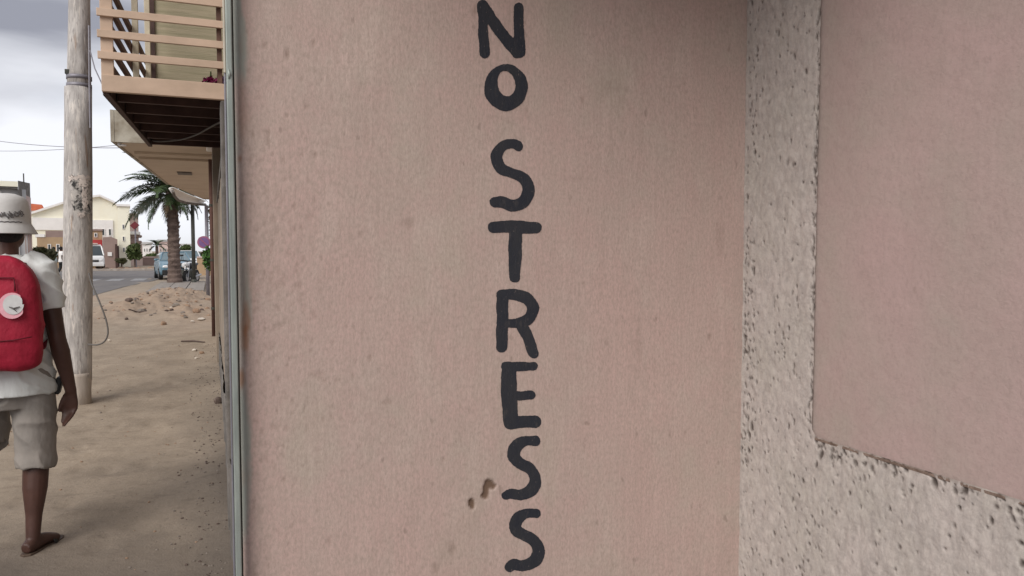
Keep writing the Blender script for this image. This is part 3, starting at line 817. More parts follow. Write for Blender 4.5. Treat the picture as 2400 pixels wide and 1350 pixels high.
# flowering plant and bottles on the balcony edge by the wall
def leafcloud(mb, c, r, n, size, jitter=1.0, seed=0, droop=0, shell=.4):
    rg = random.Random(seed)
    for i in range(n):
        while True:
            v = Vector((rg.uniform(-1, 1), rg.uniform(-1, 1), rg.uniform(-1, 1)))
            if shell < v.length < 1: break
        p = Vector(c) + Vector((v.x * r[0], v.y * r[1], v.z * r[2]))
        a = Vector((rg.gauss(0, 1), rg.gauss(0, 1), rg.gauss(0, .7))).normalized()
        b = a.cross(Vector((rg.gauss(0, 1), rg.gauss(0, 1), rg.gauss(0, 1)))).normalized()
        s_ = size * rg.uniform(.6, 1.3)
        mb.add([p - a * s_, p + b * s_ * .38, p + a * s_, p - b * s_ * .38], [(0, 1, 2, 3)])
    return mb
fp = P(500, 184, 6.15)
fl = thing('flowering_plant', 'dark magenta and lilac flowers lying on the balcony edge by the wall', 'plant', (fp.x, BY0 + .07, BZ1))
c0 = Vector((P(495, 184, 6.2).x, BY0 + .09, BZ1 + .035))
leafcloud(MB(), c0, (.075, .04, .035), 150, .022, seed=3, shell=0).build('magenta_flowers', M_MAG, fl)
leafcloud(MB(), c0 + Vector((.095, 0, .005)), (.05, .04, .04), 90, .02, seed=4, shell=0).build('lilac_flowers', M_LILAC, fl)
for i, dx in enumerate((-.005, .05, .085)):
    MB().tube([c0 + Vector((dx, .02, -.03)), c0 + Vector((dx + .004, .02, .085 - i * .012))], [.012, .005], 7).build('stem', M_BUSH, fl)

# cable slung under the balcony
cb = [P(352, 325, 9.0), P(366, 331, 8.8), P(400, 330, 8.6), P(430, 326, 8.3), P(462, 315, 7.9), P(495, 297, 7.4), P(527, 281, 6.9)]
tag(MB().tube([Vector(v) for v in catmull([tuple(p) for p in cb], 5)], .010, 7).build('slung_cable', M_CABLE, smooth=True, origin=cb[2]), 'thin grey cable sagging under the dark balcony floor', 'cable')
cb = [P(243, 222, 6.2), P(290, 275, 7.3), P(330, 318, 8.6), P(352, 327, 9.0)]
tag(MB().tube([Vector(v) for v in catmull([tuple(p) for p in cb], 5)], .007, 6).build('edge_cable', M_CABLEB, smooth=True, origin=cb[1]), 'black cable following the outer lower edge of the balcony', 'cable')

# ================================================================ CANOPY OF THE NEXT HOUSE
cn = thing('concrete_canopy', 'long stained plaster canopy of the next house behind the balcony', 'canopy', (-.5, 15, 3.1))
mb = MB(); mb.prism([(-1.335, 12.65), (-1.20, 15.4), (-.96, 20.2), (-.20, 25.8), (.34, 25.8), (.34, 12.65)], 3.10, 3.2); mb.build('soffit', M_SOFF, cn)
fc = [(-1.365, 12.60), (-1.23, 15.4), (-.99, 20.22)]
mb = MB()
for (x0, y0), (x1, y1) in zip(fc[:-1], fc[1:]):
    mb.prism([(x0, y0), (x0 + .05, y0), (x1 + .05, y1), (x1, y1)], 3.085, 3.56)
mb.build('fascia', M_FASC, cn)
MB().b2((-1.31, 12.60, 3.085), (.34, 12.64, 3.56)).build('end_fascia', M_FASC, cn)
vp_ = onZ(433, 405, 3.1)
MB().b2((vp_.x - .14, vp_.y - .25, 3.075), (vp_.x + .14, vp_.y + .25, 3.098)).build('vent_plate', M_GREYPL, cn)
for py_ in (362, 374):
    q = onZ(430, py_, 3.08)
    MB().b2((-1.15, q.y, 3.06), (.34, q.y + .06, 3.099)).build('soffit_batten', M_SOFF, cn)
MB().b2((.10, 13.62, 0), (.34, 14.4, 3.098)).build('support_pier', M_TAN, cn)
MB().b2((.10, 25.2, 0), (.34, 25.7, 3.098)).build('support_pier', M_TAN, cn)

br = P(283, 333, 11.2)
bk = thing('insulator_bracket', 'small wire bracket with pale insulators at the canopy corner', 'bracket', br)
MB().tube([br + CR * .10, br - CR * .02, br - CR * .05 + Vector((0, 0, .06))], .012, 6).build('arm', M_STEELD, bk)
MB().ell(br - CR * .02 + Vector((0, 0, -.03)), (.03, .03, .035)).build('insulator', M_WHITE, bk, smooth=True)
MB().ell(br + CR * .035 + Vector((0, 0, -.05)), (.055, .03, .018)).build('insulator', M_WHITE, bk, smooth=True)

# white rounded awning at the canopy's end
aw = thing('white_awning', 'small white rounded awning at the far end of the canopy', 'awning', P(445, 478, 19.8))
top = [P(404, 438, 19.1), P(412, 441, 19.6), P(424, 447, 20.4), P(440, 454, 21.6), P(458, 461, 22.8), P(482, 470, 24.2)]
bot = [P(405, 446, 19.1), P(409, 458, 19.6), P(418, 468, 20.4), P(436, 474, 21.6), P(458, 477, 22.8), P(482, 479, 24.2)]
vs = []; n_ = len(top)
for a_, b_ in zip(top, bot):
    for j in range(5):
        t = j / 4; v_ = a_.lerp(b_, t); v_.x -= .10 * math.sin(math.pi * t); vs.append(v_)
fs = [(i * 5 + j, i * 5 + j + 1, i * 5 + j + 6, i * 5 + j + 5) for i in range(n_ - 1) for j in range(4)]
o = MB().add(vs, fs).build('fabric', M_WHITE, aw, smooth=True); so = o.modifiers.new('thick', 'SOLIDIFY'); so.thickness = .03
MB().tube([b_ + Vector((0, 0, -.02)) for b_ in bot], .035, 8).build('front_bar', M_GREYPL, aw)

# ================================================================ POLE
ppos = onZ(186, 944)
pol = thing('utility_pole', 'weathered grey utility pole with torn posters and peeling paint by the pavement', 'pole', (ppos.x, ppos.y, 0))
def pw(px0, px1, py_): return P((px0 + px1) / 2, py_, 7.08), (px1 - px0) / 2 / F * 7.08
pts = []; rads = []
for x0, x1, y in ((158, 212, 893), (155, 212, 860), (150, 212, 800), (149, 213, 700), (152, 213, 600), (153, 213, 500), (154, 213, 400), (155, 212, 300), (155, 212, 207)):
    p_, r_ = pw(x0, x1, y); pts.append(p_); rads.append(r_)
MB().tube([Vector((p_.x, p_.y, p_.z)) for p_ in pts], rads, 24).build('lower_shaft', M_POLE, pol, smooth=True)
pts = []; rads = []
for x0, x1, y in ((160, 211, 230), (161, 210, 150), (163, 209, 50), (164, 208, -60), (165, 206, -600)):
    p_, r_ = pw(x0, x1, y); pts.append(p_); rads.append(r_)
MB().tube(pts, rads, 20).build('upper_shaft', M_POLE, pol, smooth=True)
p_, r_ = pw(152, 213, 885); q_, _ = pw(160, 213, 960)
MB().tube([(ppos.x, ppos.y, -.1), (ppos.x - .006, ppos.y, .12), p_ + Vector((0, 0, 0)), p_ + Vector((0, 0, .05))], [r_ * .84, r_ * .88, r_ * .965, r_ * .965], 24).build('concrete_foot', simple('pale_pole_concrete', (.52, .46, .40), (.38, .33, .29), 6, .9, bscale=18, bstr=.5, bdist=.01, stretch=(2, 2, .5)), pol, smooth=True)
for y in (183, 202):
    p_, r_ = pw(160, 211, y)
    MB().tube([p_ + Vector((0, 0, -.018)), p_ + Vector((0, 0, .018))], r_ * 1.05, 20).build('steel_strap', M_GALV, pol, smooth=True)
MB().b2(P(158, 168, 7.0) + Vector((-.02, -.02, -.02)), P(158, 168, 7.0) + Vector((.02, .02, .02))).build('strap_bolt', M_STEELD, pol)
# torn posters: curved sheets hugging the shaft
def wrap(px0, px1, py0, py1, mat, name, off=.006, seed=0, label=None):
    pc, rr = pw(153, 213, (py0 + py1) / 2)
    def ang(px_):
        return math.asin(max(-.98, min(.98, ((px_ - 183) / F * 7.08) / rr)))
    a0_, a1_ = ang(px0), ang(px1); z0 = P(183, py1, 7.0).z; z1 = P(183, py0, 7.0).z
    rg = random.Random(seed); nx, nz = 10, 14
    vs = []; fs = []
    vd = Vector((CF.x, CF.y, 0)).normalized()
    # the sight line to the pole, not the optical axis
    vd = Vector((ppos.x, ppos.y, 0)).normalized(); rd = Vector((vd.y, -vd.x, 0))
    for j in range(nz + 1):
        for i in range(nx + 1):
            a_ = a0_ + (a1_ - a0_) * i / nx; z = z0 + (z1 - z0) * j / nz
            if j in (0, nz): z += rg.uniform(-.02, .02)
            if i in (0, nx): a_ += rg.uniform(-.09, .09)
            o_ = rd * math.sin(a_) * (rr + off) - vd * math.cos(a_) * (rr + off)
            vs.append((pc.x + o_.x, pc.y + o_.y, z))
    for j in range(nz):
        for i in range(nx):
            if rg.random() < .10: continue
            a_ = j * (nx + 1) + i; fs.append((a_, a_ + 1, a_ + nx + 2, a_ + nx + 1))
    o = MB().add(vs, fs).build(name, mat, pol, smooth=True)
    if label: o['label'] = label
wrap(166, 207, 413, 424, M_PAPER, 'poster_scrap', .010, 1)
wrap(172, 209, 424, 502, M_PAPERD, 'torn_poster', .008, 2)
wrap(184, 200, 418, 440, M_PAPER, 'poster_scrap', .014, 5)
wrap(182, 195, 498, 507, M_PAPER, 'poster_scrap', .010, 3)
wrap(190, 200, 440, 488, M_PAPER, 'poster_scrap', .013, 6)
# cable loop hanging from the pole
cl = [P(208, 640, 7.0), P(216, 668, 6.95), P(232, 705, 6.9), P(248, 748, 6.9), P(253, 780, 6.9), P(245, 800, 6.9), P(228, 808, 6.92), P(206, 807, 7.0)]
MB().tube([Vector(v) for v in catmull([tuple(p_) for p_ in cl], 6)], .0075, 7).build('cable_loop', M_CABLE, pol, smooth=True)
MB().tube([P(209, 60, 6.98), P(210, 200, 6.98), P(212, 300, 6.98)], .010, 6).build('conduit', M_GALV, pol)
dc = [P(211, 118, 6.98), P(222, 160, 6.8), P(242, 203, 6.5)]
tag(MB().tube(dc, .006, 6).build('drop_cable', M_GALV, origin=dc[0]), 'thin pale cable from the pole down to the balcony corner', 'cable')

# ================================================================ WALKING PERSON
def finish(mb, name, mat, parent, voxel, smooth_it=8, fold=0, fseed=0, fscale=18):
    me = bpy.data.meshes.new('tmp'); me.from_pydata([tuple(v) for v in mb.v], [], mb.f); me.update()
    o = bpy.data.objects.new('tmp', me); COL.objects.link(o)
    rm_ = o.modifiers.new('r', 'REMESH'); rm_.mode = 'VOXEL'; rm_.voxel_size = voxel
    sm_ = o.modifiers.new('s', 'SMOOTH'); sm_.factor = .5; sm_.iterations = smooth_it
    dg = bpy.context.evaluated_depsgraph_get(); dg.update()
    me2 = bpy.data.meshes.new_from_object(o.evaluated_get(dg)); me2.name = name
    bpy.data.objects.remove(o)
    if fold:
        n = len(me2.vertices); co = np.empty(n * 3, dtype=np.float32); me2.vertices.foreach_get('co', co); co = co.reshape(-1, 3)
        nr = np.empty(n * 3, dtype=np.float32); me2.vertex_normals.foreach_get('vector', nr); nr = nr.reshape(-1, 3)
        f = vnoise(co[:, 0] * fscale + co[:, 2] * fscale * .6, co[:, 2] * fscale * .8 + co[:, 1] * fscale * .5, fseed)
        f = (1 - np.abs(f - .5) * 2) ** 2 + .4 * fbm(co[:, 0] * 9 + co[:, 1] * 7, co[:, 2] * 9, 3, fseed + 1)
        co = co + nr * ((f - .6) * fold)[:, None]
        me2.vertices.foreach_set('co', co.ravel())
    me2.materials.clear(); me2.materials.append(mat)
    me2.polygons.foreach_set('use_smooth', [True] * len(me2.polygons)); me2.update()
    o2 = bpy.data.objects.new(name, me2); COL.objects.link(o2); o2.parent = parent; WM[o2.name] = WM[parent.name]
    return o2
def hand(mb, wrist, d, palm_n, thumb_dir, k=1.0):
    """wrist point, direction the fingers point, palm normal, thumb side"""
    d = d.normalized(); s_ = thumb_dir.normalized(); n_ = palm_n.normalized()
    mb.tube([wrist - d * .02, wrist + d * .02, wrist + d * .055, wrist + d * .092], [(.024 * k, .019 * k), (.031 * k, .017 * k), (.040 * k, .016 * k), (.038 * k, .012 * k)], 12, up=tuple(s_))
    ln = (.068, .077, .072, .056)
    for i in range(4):
        base = wrist + d * (.086 - (.004 if i in (0, 3) else 0)) + s_ * (.028 - i * .0185)
        df = (d - s_ * (.20 - i * .10)).normalized(); n2 = n_ * (1 + .25 * i)
        p1 = base + df * ln[i] * .45 + n2 * .009; p2 = p1 + df * ln[i] * .33 + n2 * .016; p3 = p2 + df * ln[i] * .22 + n2 * .018
        mb.tube([base - d * .02, base, p1, p2, p3], [.009, .0098, .0092, .0082, .0062], 8)
    b = wrist + d * .022 + s_ * .024
    q1 = b + (s_ * .30 + d * .95).normalized() * .034 + n_ * .010; q2 = q1 + (s_ * .15 + d).normalized() * .030 + n_ * .008; q3 = q2 + d * .020 + n_ * .006
    mb.tube([b - s_ * .01, b, q1, q2, q3], [.012, .013, .0115, .0100, .0070], 8)
def foot(mb, ankle, dirv, h=.035):
    d = Vector((dirv.x, dirv.y, 0)).normalized(); s_ = Vector((d.y, -d.x, 0)); g = Vector((ankle.x, ankle.y, 0))
    z = ankle.z - .075
    mb.tube([g - d * .055 + Vector((0, 0, z + .032)), g - d * .03 + Vector((0, 0, z + .036)), g + d * .03 + Vector((0, 0, z + .042)), g + d * .09 + Vector((0, 0, z + .034)), g + d * .145 + Vector((0, 0, z + .022))],
            [(.024, .024), (.033, .034), (.036, .036), (.043, .026), (.040, .016)], 12, up=tuple(s_))
    for i in range(5):
        b = g + d * (.140 - .006 * i) + s_ * (-.030 + .0155 * i) * 1 + Vector((0, 0, z + .016))
        mb.tube([b - d * .02, b + d * .02, b + d * (.045 - .005 * i)], [.011, .011 - .0012 * i * .5, .008], 7)

def person(root, h, pose, mats, voxel, detail=True):
    """h scales a 1.72 m figure; pose gives joints in metres in the figure's own frame (faces +Y)"""
    V = lambda p: Vector(p) * h
    body = MB()
    J = {k: V(v) for k, v in pose.items() if len(v) == 3}
    k = h
    # trunk, neck, head
    body.tube([V((0, 0, .86)), V((0, 0, .95)), V((0, 0, 1.08)), V((0, 0, 1.22)), V((0, 0, 1.34)), V((0, 0, 1.40))],
              [(.10 * k, .15 * k), (.095 * k, .145 * k), (.085 * k, .128 * k), (.10 * k, .145 * k), (.09 * k, .155 * k), (.06 * k, .09 * k)], 18, up=(0, 1, 0))
    body.tube([V((0, -.01, 1.34)), V((0, 0, 1.42)), V((0, .012, 1.50)), V((0, .015, 1.56))], [.068 * k, .056 * k, .054 * k, .058 * k], 14)
    hd = J['head']
    body.ell(hd + V((0, 0, .02)), (.077 * k, .096 * k, .108 * k), 20, 14)
    body.ell(hd + V((0, .022, -.055)), (.060 * k, .072 * k, .065 * k), 16, 10)
    body.tube([hd + V((0, .085, .015)), hd + V((0, .112, -.022)), hd + V((0, .092, -.032))], [.009 * k, .015 * k, .012 * k], 8)
    body.ell(hd + V((0, .088, -.062)), (.025 * k, .012 * k, .007 * k), 10, 6)
    for s_ in (-1, 1):
        body.ell(hd + V((s_ * .079, -.005, -.01)), (.010 * k, .020 * k, .032 * k), 10, 8)
        body.ell(hd + V((s_ * .030, .083, .010)), (.014 * k, .010 * k, .008 * k), 8, 6)
    for s_, sh, el, wr, hn in (('R', 'shR', 'elR', 'wrR', 'hnR'), ('L', 'shL', 'elL', 'wrL', 'hnL')):
        a, b, c = J[sh], J[el], J[wr]
        body.tube([a * .5 + V((0, 0, 1.37)) * .5, a, a.lerp(b, .35), a.lerp(b, .8), b, b.lerp(c, .22), b.lerp(c, .6), c],
                  [.055 * k, .056 * k, .047 * k, .040 * k, .038 * k, .041 * k, .033 * k, .025 * k], 14)
        d = (J[hn] - c)
        tdir = V((-.95 if s_ == 'R' else .95, .35, 0))
        td = (tdir - d.normalized() * tdir.dot(d.normalized())).normalized()
        pn = td.cross(d.normalized()) * (1 if s_ == 'R' else -1)
        if detail: hand(body, c, d, pn, td, k)
        else: body.ell(c + d * .6, (.022, .035, .085), 8, 6)
    for s_ in 'RL':
        a, b, c = J['hip' + s_], J['kn' + s_], J['an' + s_]
        body.tube([a, a.lerp(b, .4), a.lerp(b, .85), b, b.lerp(c, .2), b.lerp(c, .42), b.lerp(c, .75), c, c + V((0, 0, -.03))],
                  [.090 * k, .080 * k, .060 * k, .057 * k, .056 * k, .054 * k, .036 * k, .031 * k, .030 * k], 14)
        foot(body, c, J['ft' + s_])
    bo = finish(body, 'body', mats['skin'], root, voxel, 5 if detail else 3)
    # shirt
    sh = MB()
    hem = pose.get('hem', (0, 0, .76))[2]
    sh.tube([V((0, .0, hem)), V((0, 0, hem + .10)), V((0, 0, 1.0)), V((0, 0, 1.12)), V((0, 0, 1.25)), V((0, -.0, 1.35)), V((0, -.0, 1.405)), V((0, 0, 1.43))],
            [(.152 * k, .198 * k), (.145 * k, .190 * k), (.124 * k, .170 * k), (.115 * k, .165 * k), (.122 * k, .172 * k), (.112 * k, .168 * k), (.085 * k, .115 * k), (.068 * k, .072 * k)], 24, up=(0, 1, 0))
    for s_ in 'RL':
        a, b = J['sh' + s_], J['el' + s_]
        e = a.lerp(b, .56)
        sh.tube([V((a.x / h * .55, 0, 1.385)), a + V((0, 0, .012)), a.lerp(b, .3), e], [.068 * k, .070 * k, .066 * k, .062 * k], 18)
    finish(sh, 'shirt', mats['shirt'], root, voxel * 1.3, 3, .014 if detail else 0, 3)
    so = MB()
    so.tube([V((0, 0, .93)), V((0, 0, .80)), V((0, 0, .70))], [(.10 * k, .145 * k), (.118 * k, .165 * k), (.112 * k, .160 * k)], 22, up=(0, 1, 0))
    for s_ in 'RL':
        a, b, c = J['hip' + s_], J['kn' + s_], J['an' + s_]
        e = b.lerp(c, pose.get('short' + s_, (.10,))[0])
        so.tube([a + V((0, 0, .02)), a.lerp(b, .4), a.lerp(b, .8), b, e], [.096 * k, .094 * k, .089 * k, .086 * k, .085 * k], 20)
    finish(so, 'shorts', mats['shorts'], root, voxel * 1.3, 3, .012 if detail else 0, 9, 14)
    return bo

pr_px, pr_z = 12, 3.52
o_ = P(pr_px, 588, pr_z)
pp = thing('person', 'person seen from behind with red backpack, white hat and khaki shorts walking away', 'person', (o_.x, o_.y, 0), 0)
pose = dict(head=(.014, .015, 1.575), hem=(0, 0, .765),
    shR=(.160, -.02, 1.350), elR=(.212, -.045, 1.02), wrR=(.258, -.02, .760), hnR=(.246, .0, .65),
    shL=(-.172, -.01, 1.352), elL=(-.235, -.03, 1.05), wrL=(-.26, .10, .82), hnL=(-.26, .14, .72),
    hipR=(.090, 0, .88), knR=(.104, -.015, .47), anR=(.092, -.085, .085), ftR=(.42, .90, 0),
    hipL=(-.095, .02, .88), knL=(-.13, .17, .52), anL=(-.16, -.19, .44), ftL=(-.1, 1, 0), shortR=(.18,), shortL=(.05,))
person(pp, 1.0, pose, dict(skin=M_SKIN, shirt=M_SHIRT, shorts=M_SHORT), .0058)
# hair under the hat
hd = Vector(pose['head'])
mb = MB(); mb.ell(hd + Vector((0, -.012, .028)), (.083, .098, .102), 20, 14); mb.ell(hd + Vector((0, -.035, -.035)), (.070, .062, .055), 16, 10)
finish(mb, 'hair', M_HAIR, pp, .006, 3)
# bucket hat
def lathe(rings, n=28, c=(0, 0, 0), sy=1.12):
    mb = MB(); vs = []; fs = []
    for r, z in rings:
        for k_ in range(n): vs.append((c[0] + r * math.cos(2 * math.pi * k_ / n), c[1] + r * sy * math.sin(2 * math.pi * k_ / n), c[2] + z))
    for i in range(len(rings) - 1):
        for k_ in range(n):
            a_ = i * n + k_; b_ = i * n + (k_ + 1) % n; fs.append((a_, b_, b_ + n, a_ + n))
    return mb.add(vs, fs)
hc = (hd.x - .004, hd.y - .005, hd.z)
hat = lathe([(.001, .150), (.035, .147), (.070, .133), (.086, .112), (.091, .080), (.095, .030), (.097, .006), (.104, -.006), (.122, -.040), (.123, -.044), (.119, -.041), (.100, -.010), (.090, .004), (.086, .02)], c=hc)
ho = hat.build('hat', M_HAT, pp, smooth=True, local=True)
rng2 = random.Random(4)
def patch_on(name, mat, r, sy, c, ang0, ang1, z0, z1, off, parent, wig=0, n=8):
    vs = []; fs = []
    for i in range(n + 1):
        a_ = ang0 + (ang1 - ang0) * i / n
        for j in range(2):
            z = (z0 if j == 0 else z1) + wig * math.sin(i * 2.1)
            vs.append((c[0] + (r + off) * math.cos(a_), c[1] + (r + off) * sy * math.sin(a_), c[2] + z))
    for i in range(n): a_ = i * 2; fs.append((a_, a_ + 2, a_ + 3, a_ + 1))
    o = MB().add(vs, fs).build(name, mat, parent, local=True); WM[o.name] = WM[parent.name]; return o
mbs = MB()                                   # scribbled dark print on the hat, letter-like strokes
for i in range(34):
    a_ = R(-112) + R(78) * (i / 34) ; z = .030 + .022 * (i / 34) + rng2.uniform(-.010, .012)
    l = rng2.uniform(.006, .013); sl = rng2.uniform(-.9, .9)
    pts = []
    for t in (-1, 0, 1):
        aa = a_ + sl * t * l / .1; zz = z + t * l * (1 - abs(sl) * .6)
        pts.append((hc[0] + .0975 * math.cos(aa), hc[1] + .0975 * 1.12 * math.sin(aa), hc[2] + zz))
    mbs.tube(pts, .0024, 5)
mbs.build('hat_print', M_GPRINT, ho, local=True)
patch_on('hat_print', M_GPRINT, .097, 1.12, hc, R(-118), R(-40), .008, .013, .0012, ho, .0015, 18)
# backpack
bpk = MB()
rings = [(.905, .115, .050, -.175), (.925, .160, .066, -.178), (.99, .176, .076, -.184), (1.08, .180, .080, -.186), (1.18, .176, .080, -.184), (1.28, .166, .076, -.178), (1.36, .136, .066, -.165), (1.405, .085, .060, -.160), (1.425, .045, .035, -.150)]
n = 32; vs = []; fs = []
for z, hx, hy, cy in rings:
    for k_ in range(n):
        t = 2 * math.pi * k_ / n; c_, s_ = math.cos(t), math.sin(t)
        e = .55
        vs.append((hx * math.copysign(abs(c_) ** e, c_), cy + hy * math.copysign(abs(s_) ** e, s_), z))
for i in range(len(rings) - 1):
    for k_ in range(n): a_ = i * n + k_; b_ = i * n + (k_ + 1) % n; fs.append((a_, b_, b_ + n, a_ + n))
fs.append(tuple(reversed(range(n)))); fs.append(tuple((len(rings) - 1) * n + k_ for k_ in range(n)))
bpk.add(vs, fs)
bko = finish(bpk, 'backpack', M_PACK, pp, .010, 6, .012, 21, 9)
def backy(z):
    for (z0, hx0, hy0, c0_), (z1, hx1, hy1, c1_) in zip(rings[:-1], rings[1:]):
        if z0 <= z <= z1: t = (z - z0) / (z1 - z0); return (c0_ - hy0) * (1 - t) + (c1_ - hy1) * t
    return -.25
def disc(name, mat, cx, cz, r0, r1, a0_, a1_, off, par):
    vs = []; fs = []; n_ = 28
    for i in range(n_ + 1):
        t = a0_ + (a1_ - a0_) * i / n_
        for r_ in (r0, r1):
            x = cx + r_ * math.cos(t); x = min(x, cx + .034 + (.008 if r_ * math.sin(t) < 0 else 0)); z = cz + r_ * math.sin(t) * 1.12; vs.append((x, backy(z) - off, z))
    for i in range(n_): a_ = i * 2; fs.append((a_, a_ + 2, a_ + 3, a_ + 1))
    return MB().add(vs, fs).build(name, mat, par, local=True)
ex, ez = .078, 1.205
disc('emblem_ring', M_PINKRING, ex, ez, .0, .052, 0, 2 * math.pi, .012, bko)
disc('emblem_face', M_WPRINT, ex + .006, ez + .005, .0, .040, 0, 2 * math.pi, .014, bko)
mb = MB()
mb.tube([(ex - .010, backy(ez) - .016, ez - .004), (ex + .006, backy(ez) - .016, ez - .012), (ex + .030, backy(ez) - .016, ez - .004)], [.004, .011, .003], 6, flat=.4)
mb.tube([(ex + .004, backy(ez) - .016, ez - .012), (ex + .02, backy(ez) - .016, ez - .028)], [.004, .003], 6, flat=.4)
mb.build('emblem_mark', M_GPRINT, bko, local=True)
def pipe_(pts, r_=.0035): MB().tube([(x, backy(z) - .009, z) for x, z in pts], r_, 6).build('piping', M_PACKD, bko, local=True, smooth=True)
pipe_([(-.10, 1.325), (-.03, 1.332), (.084, 1.328), (.088, 1.30), (.090, 1.268)])
pipe_([(-.15, 1.06), (-.08, 1.05), (0, 1.046), (.08, 1.05), (.15, 1.062)], .003)
for s_ in (-1, 1):
    MB().tube([(s_ * .075, -.09, 1.385), (s_ * .085, -.01, 1.418), (s_ * .10, .08, 1.38), (s_ * .12, .13, 1.28), (s_ * .14, .10, 1.08), (s_ * .15, -.08, .98)], [(.006, .026)] * 6, 8, up=(0, 0, 1)).build('shoulder_strap', M_PACKD, bko, local=True, smooth=True)
# pouch on the belt
pch = MB(); pch.box((.200, .015, .79), (.03, .06, .085), Matrix.Rotation(.25, 3, 'Y')); pch.box((.222, .02, .825), (.022, .035, .04), Matrix.Rotation(.6, 3, 'Y'))
pch.build('belt_pouch', M_BLACKP, pp, local=True, bevel=.008)
# sandals
for key, an, ft in (('R', pose['anR'], pose['ftR']), ('L', pose['anL'], pose['ftL'])):
    d = Vector((ft[0], ft[1], 0)).normalized(); s_ = Vector((d.y, -d.x, 0)); g = Vector((an[0], an[1], 0))
    lift = an[2] - .085
    ol = [(-.068, 0), (-.055, .026), (-.02, .034), (.05, .033), (.11, .046), (.16, .042), (.192, .020), (.195, -.005), (.18, -.034), (.12, -.042), (.04, -.030), (-.03, -.033), (-.058, -.024)]
    poly = [(g + d * u + s_ * v) for u, v in ol]
    mb = MB(); mb.prism([(q.x, q.y) for q in poly], .001 + lift, .019 + lift)
    so_ = mb.build('sandal', M_SOLE, pp, local=True, bevel=.003)
    MB().tube([g + d * .105 + s_ * .046 + Vector((0, 0, .014 + lift)), g + d * .10 + s_ * .025 + Vector((0, 0, .055 + lift)), g + d * .095 - s_ * .018 + Vector((0, 0, .058 + lift)), g + d * .10 - s_ * .042 + Vector((0, 0, .014 + lift))], [(.004, .018)] * 4, 8, up=(0, 0, 1)).build('strap', M_BLACKP, so_, local=True, smooth=True)

# ================================================================ PALM TREE
pb = onZ(410, 668)
palm = thing('palm_tree', 'date palm with brown trunk growing on the verge beside the canopy', 'palm tree', (pb.x, pb.y, 0))
pd = 1.45 * F / 80.0
mb = MB(); pts = []; rads = []
for i in range(40):
    z = -.1 + 4.1 * i / 39
    r_ = .215 + .11 * math.exp(-z * 1.6) + (.022 if i % 2 else -.006) + .03 * math.exp(-((z - 3.9) / .35) ** 2)
    pts.append((pb.x - .03 * z * .3, pb.y, z)); rads.append(r_)
mb.tube(pts, rads, 16); mb.build('trunk', M_TRUNK, palm)
for i in range(70):
    zz = random.uniform(.2, 3.8); t = random.uniform(0, 6.283)
    c = Vector((pb.x + math.cos(t) * .225, pb.y + math.sin(t) * .225, zz))
    if i == 0: stubs = MB()
    stubs.box(c, (.07, .07, .14), Matrix.Rotation(t, 3, 'Z') @ Matrix.Rotation(.5, 3, 'Y'), taper=.5)
tag(stubs.build('leaf_scars', M_TRUNK, palm), kind='stuff')
def frond_mesh(seed, mat):
    rg = random.Random(seed); mb = MB()
    Ln = 2.25; n = 26; pts = []
    for i in range(n + 1):
        t = i / n; pts.append(Vector((Ln * t * (1 - .10 * t * t), 0, .35 * Ln * t - .78 * Ln * t * t)))
    mb.tube(pts, [.028 * (1 - .85 * i / n) + .003 for i in range(n + 1)], 5)
    for i in range(3, n + 1):
        for s_ in (-1, 1):
            for q in (0, 1, 2):
                t = (i - q / 3) / n; a = pts[i - 1].lerp(pts[i], 1 - q / 3); d = (pts[i] - pts[i - 1]).normalized()
                l = (.52 * math.sin(min(1, t * 1.15) * math.pi) ** .6 + .10) * rg.uniform(.8, 1.12)
                side = Vector((0, s_, 0)); v = (side * .75 + d * .75 + Vector((0, 0, rg.uniform(-.30, .15)))).normalized()
                w_ = .024; m_ = a + v * l * .5 + Vector((0, 0, .02)); e = a + v * l + Vector((0, 0, -.12 * l))
                u = d * w_
                mb.add([a - u * .5, m_ - u, e, m_ + u, a + u * .5], [(0, 1, 3, 4), (1, 2, 3)])
    return mb
fp0 = []
for sd_, mt in ((1, M_LEAF), (2, M_LEAFD), (3, M_LEAF)):
    fp0.append(frond_mesh(sd_, mt).build('frond', mt, palm, local=True))
dead_ = frond_mesh(5, M_DEAD).build('frond', M_DEAD, palm, local=True); dead_['label'] = 'dead brown hanging frond'
ctr = Vector((-.06, 0, 3.95))
k = 0
for ring, (cnt, tilt) in enumerate(((5, 62), (8, 40), (10, 16), (9, -8), (7, -34))):
    for i in range(cnt):
        src = dead_ if ring == 4 and i % 2 else fp0[k % 3]
        fresh = k < 3 or (ring == 4 and i == 1)
        f = src if fresh else src.copy()
        if not fresh: COL.objects.link(f); f.parent = palm
        az = 2 * math.pi * (i + .5 * (ring % 2)) / cnt + random.uniform(-.25, .25)
        tl = R(tilt + random.uniform(-7, 7))
        f.rotation_euler = Euler((random.uniform(-.4, .4), -tl, az), 'XYZ')
        rgt = math.cos(az + YAW); s_ = random.uniform(.74, 1.12) * (.66 if tilt < -30 else 1) * (.72 if rgt > .25 else 1)
        f.scale = (s_, s_, s_)
        f.location = ctr + Vector((math.cos(az) * .1, math.sin(az) * .1, -.06 * ring))
        k += 1

